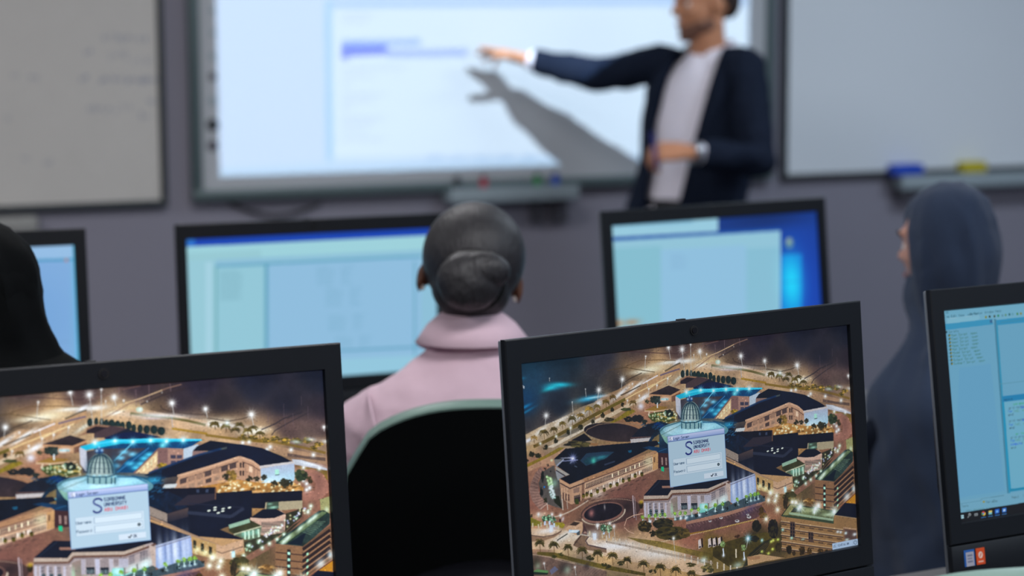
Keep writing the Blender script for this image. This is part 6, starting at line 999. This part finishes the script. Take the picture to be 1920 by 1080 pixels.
# --- draped headscarves
def ridges(fr, amp, seed):
    g = random.Random(seed); K = [(g.uniform(3, 9), g.uniform(-14, 14), g.uniform(0, 6.28), g.uniform(.4, 1)) for _ in range(6)]
    def f(q, z): return amp*sum(a*(1-abs(math.sin(n_*.5*q+z*b+p)))**2 for n_, b, p, a in K)/2.2
    return f
def scarf(name, secs, m, parent, amp, seed, hem=0., n=72, inner=None, face=None, label=None):
    zs = [s[2] for s in secs]; steps = 46; f = ridges(0, amp, seed); bm = bmesh.new(); rows_ = []
    for k in range(steps+1):
        t = k/steps; z = zs[0]+(zs[-1]-zs[0])*t; cols = [np.interp(-z, [-v for v in zs], [s[i] for s in secs]) for i in (0, 1, 3, 4)]
        ring = []
        for j in range(n):
            q = 2*math.pi*j/n; amt = min(1, (zs[0]-z)/.06); rr = (f(q, z)-amp*.55)*amt*(1+1.6*max(0, (1.08-z))*2)
            if face:
                da = (q-face[0]+math.pi) % (2*math.pi)-math.pi; wz = abs(z-face[1])/face[2]; dent = face[3]*max(0, 1-(da/face[4])**2)*max(0, 1-wz*wz)
            else: dent = 0
            x = cols[0]+math.cos(q)*(cols[2]+rr-dent*math.copysign(1, cols[2])); y = cols[1]+math.sin(q)*(cols[3]+rr-dent)
            ring.append(bm.verts.new((x, y, z+hem*t**3*math.cos(q))))
        rows_.append(ring)
    for A, B in zip(rows_, rows_[1:]):
        for j in range(n): bm.faces.new((A[j], A[(j+1) % n], B[(j+1) % n], B[j]))
    bm.faces.new(rows_[0]); o = obj(name, bm, m, parent); s = o.modifiers.new('thickness', 'SOLIDIFY'); s.thickness = .004; s.offset = -1; s2 = o.modifiers.new('smooth', 'SMOOTH'); s2.iterations = 3
    tx = bpy.data.textures.new(name+'_creases', 'CLOUDS'); tx.noise_scale = .09; d = o.modifiers.new('creases', 'DISPLACE'); d.texture = tx; d.strength = .018; d.mid_level = .5
    return o
SK2 = skin_mat('light_skin', (186, 138, 120)); NAVY = cloth_mat('slate_navy_scarf', (48, 59, 79), .85, .1, .05, 1400); NAVYD = cloth_mat('dark_navy_abaya', (24, 29, 40), .9, 0); BLK = cloth_mat('black_scarf', (7, 9, 10), .8, 0); BLKD = cloth_mat('black_abaya', (7, 8, 9), .85, 0)
def seated_covered(pos, label, secs, m_scarf, m_robe, hm, skin, amp, seed, hem=0., face=None, fr=0., head_s=.94, lean=0.):
    p = empty('person', pos, 0, label=label, cat='person')
    Rb = Matrix.Rotation(fr, 4, 'Z'); bm = bmesh.new(); head(bm, hm, head_s, ears=False); c = hm.translation; st_ = len(bm.verts)
    b2 = bmesh.new(); loft(b2, [(0, 0, .48, .14, .10), (0, 0, .66, .125, .09), (0, .0, .80, .14, .085), (0, .01, .885, .13, .065), (0, .02, .94, .06, .05)])
    for s_ in (-1, 1):
        tube(b2, [(s_*.14, .01, .89), (s_*.19, .04, .77), (s_*.20, .11, .72), (s_*.16, .29, .765), (s_*.14, .37, .775)], [.042, .040, .034, .027, .023], 12); hand(b2, (s_*.138, .375, .774), (-s_*.1, 1, -.08), (0, .1, 1), side=s_, curls=(14, 16, 18, 20), s=.95)
    seated_limbs(b2); bmesh.ops.transform(b2, matrix=Matrix.Translation((.02, .045, -.03))@Rb@Matrix.Diagonal((.72, .72, 1, 1)), verts=b2.verts); me = bpy.data.meshes.new('tmp'); b2.to_mesh(me); b2.free(); bm.from_mesh(me); bpy.data.meshes.remove(me)
    n0 = Rb@Vector((0, .02, .92)); tube(bm, [n0, (n0+Vector(c)-Vector((0, 0, .05)))/2, Vector(c)-Vector((0, 0, .04))], [(.048, .05), (.045, .048), (.05, .05)], 14, up=Vector((0, 1, 0)))
    b = obj('body', bm, skin, p); remesh(b, .006, 4); face_details(p, hm, head_s)
    scarf('headscarf', secs, m_scarf, p, amp, seed, hem, face=face)
    bm = bmesh.new(); loft(bm, [(0, 0, .44, .19, .15, 2.3), (0, 0, .60, .18, .135, 2.3), (0, 0, .75, .175, .12), (0, 0, .86, .175, .105), (0, .01, .915, .13, .085), (0, .015, .95, .07, .065)], n=36)
    for s_ in (-1, 1): tube(bm, [(s_*.13, .005, .88), (s_*.185, .03, .80), (s_*.215, .09, .73), (s_*.175, .27, .765), (s_*.15, .345, .78)], [.05, .055, .052, .046, .046], 16)
    for s_ in (-1, 1): tube(bm, [(s_*.10, 0, .53), (s_*.11, .22, .545), (s_*.11, .45, .53), (s_*.105, .48, .38), (s_*.10, .46, .12)], [.10, .095, .085, .085, .10], 18)
    loft(bm, [(0, .22, .42, .19, .26, 3), (0, .24, .60, .17, .25, 3)])
    bmesh.ops.transform(bm, matrix=Matrix.Translation((.02, .045, -.012))@Rb@Matrix.Diagonal((.76, .80, 1, 1)), verts=bm.verts); rb = obj('abaya', bm, m_robe, p); remesh(rb, .009, 5, (.02, .08)); return p
def px_secs(depth, cx, rows, dy=lambda z: 0.):
    out = []
    for y_, l_, r_, ry in rows:
        z = at_depth(960, y_, depth).z; a = (l_-960)/F_PX*depth; b = (r_-960)/F_PX*depth; out.append(((a+b)/2-cx, dy(z), z, (b-a)/2, ry))
    return out
D2 = 4.05; cx2 = (1787-960)/F_PX*D2
S2 = px_secs(D2, cx2, [(341, 1772, 1802, .018), (346, 1752, 1820, .05), (358, 1731, 1840, .075), (376, 1713, 1856, .092), (405, 1701, 1869, .104), (440, 1693, 1879, .110), (490, 1692, 1882, .110), (540, 1699, 1874, .100), (575, 1708, 1862, .088), (612, 1716, 1852, .076), (640, 1694, 1885, .092), (682, 1664, 1935, .125), (718, 1637, 1975, .155), (752, 1631, 1996, .175), (850, 1634, 2010, .20), (1000, 1645, 2016, .215), (1062, 1648, 2018, .22), (1120, 1655, 2018, .22)])
S2 = [(x, (.05 if z > 1.0 else .0), z, rx, ry) for x, y, z, rx, ry in S2]
seated_covered((cx2, D2-.05, 0), 'woman in a slate blue-grey headscarf behind the right edge monitor', S2, NAVY, NAVYD, head_frame((-.010, .052, 1.124), math.radians(47), 0, math.radians(-6)), SK2, .016, 11, hem=.05, face=(math.radians(165), 1.105, .075, .026, .5), fr=math.radians(30))
D3 = 3.1; cx3 = (-79-960)/F_PX*D3
S3 = px_secs(D3, cx3, [(403, -100, -58, .02), (409, -130, -28, .06), (428, -175, 8, .09), (455, -205, 38, .105), (500, -224, 62, .118), (550, -228, 69, .12), (600, -228, 76, .115), (635, -226, 90, .110), (664, -240, 100, .125), (680, -285, 140, .15), (705, -320, 170, .17), (760, -350, 196, .19), (900, -360, 205, .205), (1060, -365, 205, .21)])
S3 = [(x, (.04 if z > 1.05 else .0), z, rx, ry) for x, y, z, rx, ry in S3]
seated_covered((cx3, D3-.03, 0), 'woman in a black headscarf at the left edge, only its right side in view', S3, BLK, BLKD, head_frame((0, .055, 1.165), math.radians(-12), 0, math.radians(-8)), SK2, .018, 23, hem=.0, fr=math.radians(-14))

# --- the teacher
SK3 = skin_mat('tan_skin', (196, 138, 104)); JACK = cloth_mat('navy_suit_wool', (26, 33, 48), .85, .0, .08); SHIRT = cloth_mat('white_cotton', (240, 236, 246)); TROU = cloth_mat('black_trousers', (16, 18, 24))
MP = Vector((.600, 6.74, 0)); man = empty('person', MP, 0, label='man in a navy suit jacket and white shirt pointing at the projected picture', cat='person')
TH = math.radians(140); RT = Matrix.Rotation(TH, 4, 'Z')
def wl(x, y, z): return Vector((x, y, z))-MP                      # world point into the person's frame
def lean(b):
    for v in b.verts: v.co.x += .16*(min(1.5, max(.93, v.co.z))-1.22)
HM3 = head_frame(wl(.604, 6.72, 1.578), math.radians(112), 0, math.radians(-4))
SR = wl(.480, 6.82, 1.385); ER = wl(.285, 6.95, 1.350); WR = wl(.055, 7.00, 1.398)
SL = wl(.725, 6.62, 1.385); EL = wl(.752, 6.50, 1.105); WL = wl(.548, 6.40, 1.136)
bm = bmesh.new(); head(bm, HM3, 1.03)
tube(bm, [(.03, .0, 1.38), (.016, -.01, 1.44), (.008, -.018, 1.53)], [(.062, .062), (.058, .060), (.058, .062)], 18, up=Vector((0, 1, 0)))
b2 = bmesh.new(); loft(b2, [(0, 0, .82, .15, .10), (0, 0, .95, .145, .10), (0, 0, 1.1, .145, .10), (0, 0, 1.25, .165, .10), (0, 0, 1.36, .15, .085), (0, 0, 1.42, .07, .06)])
for s_ in (-1, 1):
    tube(b2, [(s_*.10, 0, .88), (s_*.11, .01, .68), (s_*.115, .015, .48), (s_*.12, -.01, .28), (s_*.12, -.015, .10)], [.085, .075, .055, .052, .04], 14)
bmesh.ops.transform(b2, matrix=RT, verts=b2.verts); lean(b2); me = bpy.data.meshes.new('tmp'); b2.to_mesh(me); b2.free(); bm.from_mesh(me)
tube(bm, [SR, ER, WR], [.045, .038, .026], 12); tube(bm, [SL, EL, WL], [.045, .038, .027], 12)
hand(bm, WR+Vector((-.012, .006, .002)), (-.86, .30, .22), (.15, .2, 1.), side=1, curls=(3, 10, 22, 34), thumb=(.45, .95), s=1.05)
hand(bm, WL+Vector((-.010, .002, .002)), (-1, .10, .03), (0, -.55, .85), side=-1, curls=(30, 36, 42, 46), thumb=(.85, .4), s=1.12)
bd = obj('body', bm, SK3, man); remesh(bd, .0055, 4); face_details(man, HM3, 1.03, brow=(30, 24, 20), lips=(150, 96, 86))
bm = bmesh.new()
for c_, r_ in (((0, -.024, .046), (.082, .098, .084)), ((0, -.075, .0), (.062, .045, .055))): hair_lump(bm, c_, r_, HM3)
Mi = HM3.inverted()
for q in bm.verts:
    c = Mi@q.co
    if c.y > .055 and c.z < .085: q.co = HM3@Vector((c.x, .055, c.z))
    if abs(c.x) > .05 and c.y > -.03 and c.z < .02: q.co = HM3@Vector((c.x*.9, c.y, .02))
h3 = obj('hair', bm, hair_mat('dark_brown_hair', (48, 36, 30), .6), man); remesh(h3, .005, 4, (.006, .02))
bm = bmesh.new()
for c_, r_ in (((0, .042, -.072), (.0455, .0465, .0365)), ((0, .071, -.095), (.0235, .019, .0165)), ((0, .018, -.060), (.0655, .058, .040))): v = ball(bm, c_, r_, u=20, v=14); bmesh.ops.transform(bm, matrix=HM3@Matrix.Scale(1.03, 4), verts=v)
sb = obj('stubble', bm, mat('stubble', lin((120, 84, 68)), .8, noise=.25, scale=400), man); remesh(sb, .004, 4)
# shirt, collar
TS = [(0, 0, .80, .175, .118), (0, 0, .95, .168, .118), (0, .004, 1.08, .162, .116), (0, .006, 1.22, .176, .120), (0, .002, 1.32, .175, .108), (0, 0, 1.372, .145, .092), (0, 0, 1.405, .095, .078), (0, 0, 1.425, .070, .066)]
def tw(v, q): f = .005*math.sin(7*q+v.z*25)+.004*math.sin(4*q-v.z*17); return v+Vector((math.cos(q)*f, math.sin(q)*f, 0))
bm = bmesh.new(); loft(bm, TS, n=48, warp=tw); bmesh.ops.transform(bm, matrix=RT, verts=bm.verts); lean(bm)
for a, b in ((ER, WR), (EL, WL)): d = (b-a).normalized(); tube(bm, [b-d*.06, b-d*.004], [.036, .033], 16)
ms = obj('shirt', bm, SHIRT, man)
bm = bmesh.new(); rws = []
for (z, rx, ry) in ((1.410, .070, .068), (1.458, .064, .064), (1.464, .068, .068), (1.425, .086, .082), (1.405, .096, .090)):
    rws.append([RT@Vector((rx*math.cos(a), ry*math.sin(a)+.002, z-.035*(.5+.5*math.sin(a))**2)) for a in [math.radians(90+17+k*(326/36)) for k in range(37)]])
for A, B in zip(rws, rws[1:]): strip(bm, A, B)
bmesh.ops.remove_doubles(bm, verts=bm.verts, dist=.0004); lean(bm); c3 = obj('collar', bm, SHIRT, ms); solid(c3, .003)
bm = bmesh.new()
for z in (1.36, 1.27, 1.18, 1.09, 1.0): q = RT@Vector((0, interp(z, [.8, 1.08, 1.22, 1.32, 1.372], [.118, .120, .126, .110, .092])+.003, z)); ball(bm, q, (.005, .005, .005), u=8, v=6)
lean(bm); obj('shirt_buttons', bm, SHIRT, ms)
# jacket
JS = [(.70, .212, .150, .075), (.80, .212, .150, .062), (.95, .200, .144, .060), (1.08, .188, .140, .070), (1.20, .196, .142, .082), (1.30, .205, .132, .088), (1.36, .190, .114, .086), (1.395, .155, .100, .082), (1.425, .112, .090, .076), (1.445, .088, .082, .070)]
bm = bmesh.new(); rws = []
for k in range(37):
    z = .70+(1.445-.70)*k/36; rx, ry, g = (interp(z, [s[0] for s in JS], [s[i] for s in JS]) for i in (1, 2, 3)); ga = math.asin(min(.95, g/rx)); ring = []
    for j in range(49):
        a = math.pi/2+ga+(2*math.pi-2*ga)*j/48; f = .004*math.sin(5*a+z*14)+.003*math.sin(11*a-z*30); flare = 1+.10*max(0, (1.05-z))*max(0, math.cos(a-.9))
        ring.append(RT@Vector(((rx+f)*math.cos(a)*flare, (ry+f)*math.sin(a)*flare, z)))
    rws.append(ring)
for A, B in zip(rws, rws[1:]): strip(bm, A, B)
bmesh.ops.remove_doubles(bm, verts=bm.verts, dist=.0003)
lean(bm); jk = obj('jacket', bm, JACK, man); solid(jk, .008)
for nm_, P3, R3 in (('sleeve', [SR+Vector((.05, -.03, .0)), SR, SR*.5+ER*.5+Vector((0, 0, .002)), ER, ER*.5+WR*.5, WR-(WR-ER).normalized()*.02], [.062, .066, .060, .055, .048, .040]), ('sleeve', [SL+Vector((-.04, .03, .0)), SL, SL*.5+EL*.5, EL, EL*.5+WL*.5, WL-(WL-EL).normalized()*.02], [.060, .066, .062, .058, .050, .042])):
    bm = bmesh.new(); tube(bm, P3, R3, 22, up=Vector((0, 0, 1)) if abs(P3[0].z-P3[-1].z) < .2 else Vector((0, 1, 0))); ball(bm, P3[1], (.066, .066, .062)); ball(bm, P3[3], (.056, .056, .056)); o = obj(nm_, bm, JACK, jk); remesh(o, .007, 6, (.022, .06))
for s_ in (-1, 1):                                                # lapels folded back along the opening
    A, B = [], []
    for k in range(15):
        z = 1.09+(1.435-1.09)*k/14; rx, ry, g = (interp(z, [s[0] for s in JS], [s[i] for s in JS]) for i in (1, 2, 3)); wd = .052*math.sin(math.pi*min(1, k/14*.62+.06)); ga = math.asin(g/rx); gb = math.asin(min(.98, (g+wd)/rx))
        A.append(RT@Vector((s_*(rx+.010)*math.sin(ga), (ry+.010)*math.cos(ga), z))); B.append(RT@Vector((s_*(rx+.014)*math.sin(gb), (ry+.014)*math.cos(gb), z)))
    bm = bmesh.new(); strip(bm, A, B); lean(bm); o = obj('lapel', bm, JACK, jk); solid(o, .004)
bm = bmesh.new(); loft(bm, [(0, 0, .78, .178, .122), (0, 0, .90, .172, .121), (0, 0, .965, .171, .121)], n=40)
for s_ in (-1, 1): tube(bm, [(s_*.09, 0, .84), (s_*.105, .01, .66), (s_*.115, .015, .46), (s_*.12, -.005, .25), (s_*.12, -.01, .045)], [.10, .090, .075, .068, .066], 18)
bmesh.ops.transform(bm, matrix=RT, verts=bm.verts); lean(bm); tr3 = obj('trousers', bm, TROU, man)
bm = bmesh.new(); tube(bm, [RT@Vector((.174*math.cos(a), .1235*math.sin(a), .957)) for a in [k*2*math.pi/32 for k in range(32)]], (.004, .016), 8, closed=True); lean(bm); obj('belt', bm, M_DARK, tr3)
for s_ in (-1, 1):
    bm = bmesh.new(); tube(bm, [(s_*.12, -.06, .035), (s_*.12, .0, .042), (s_*.125, .10, .034), (s_*.13, .19, .026)], [(.034, .034), (.040, .040), (.044, .032), (.030, .022)], 14); bmesh.ops.transform(bm, matrix=RT, verts=bm.verts); lean(bm); obj('shoe', bm, M_DARK, man)
bm = bmesh.new(); H = WL+Vector((-.118, -.022, .0)); tube(bm, [H+Vector((.008, .012, -.045)), H+Vector((.0, .002, .0)), H+Vector((-.010, -.006, .062))], [.006, .0065, .006], 10)
mk = obj('marker_pen', bm, mat('blue_marker', lin((50, 50, 130)), .4), None, loc=MP); tag(mk, 'dark blue marker pen held in the left hand of the man', 'pen')
bm = bmesh.new(); d = (WL-EL).normalized(); tube(bm, [WL-d*.018, WL-d*.006, WL+d*.006], [.0335, .0355, .0335], 24); obj('wristwatch', bm, M_METAL, man)
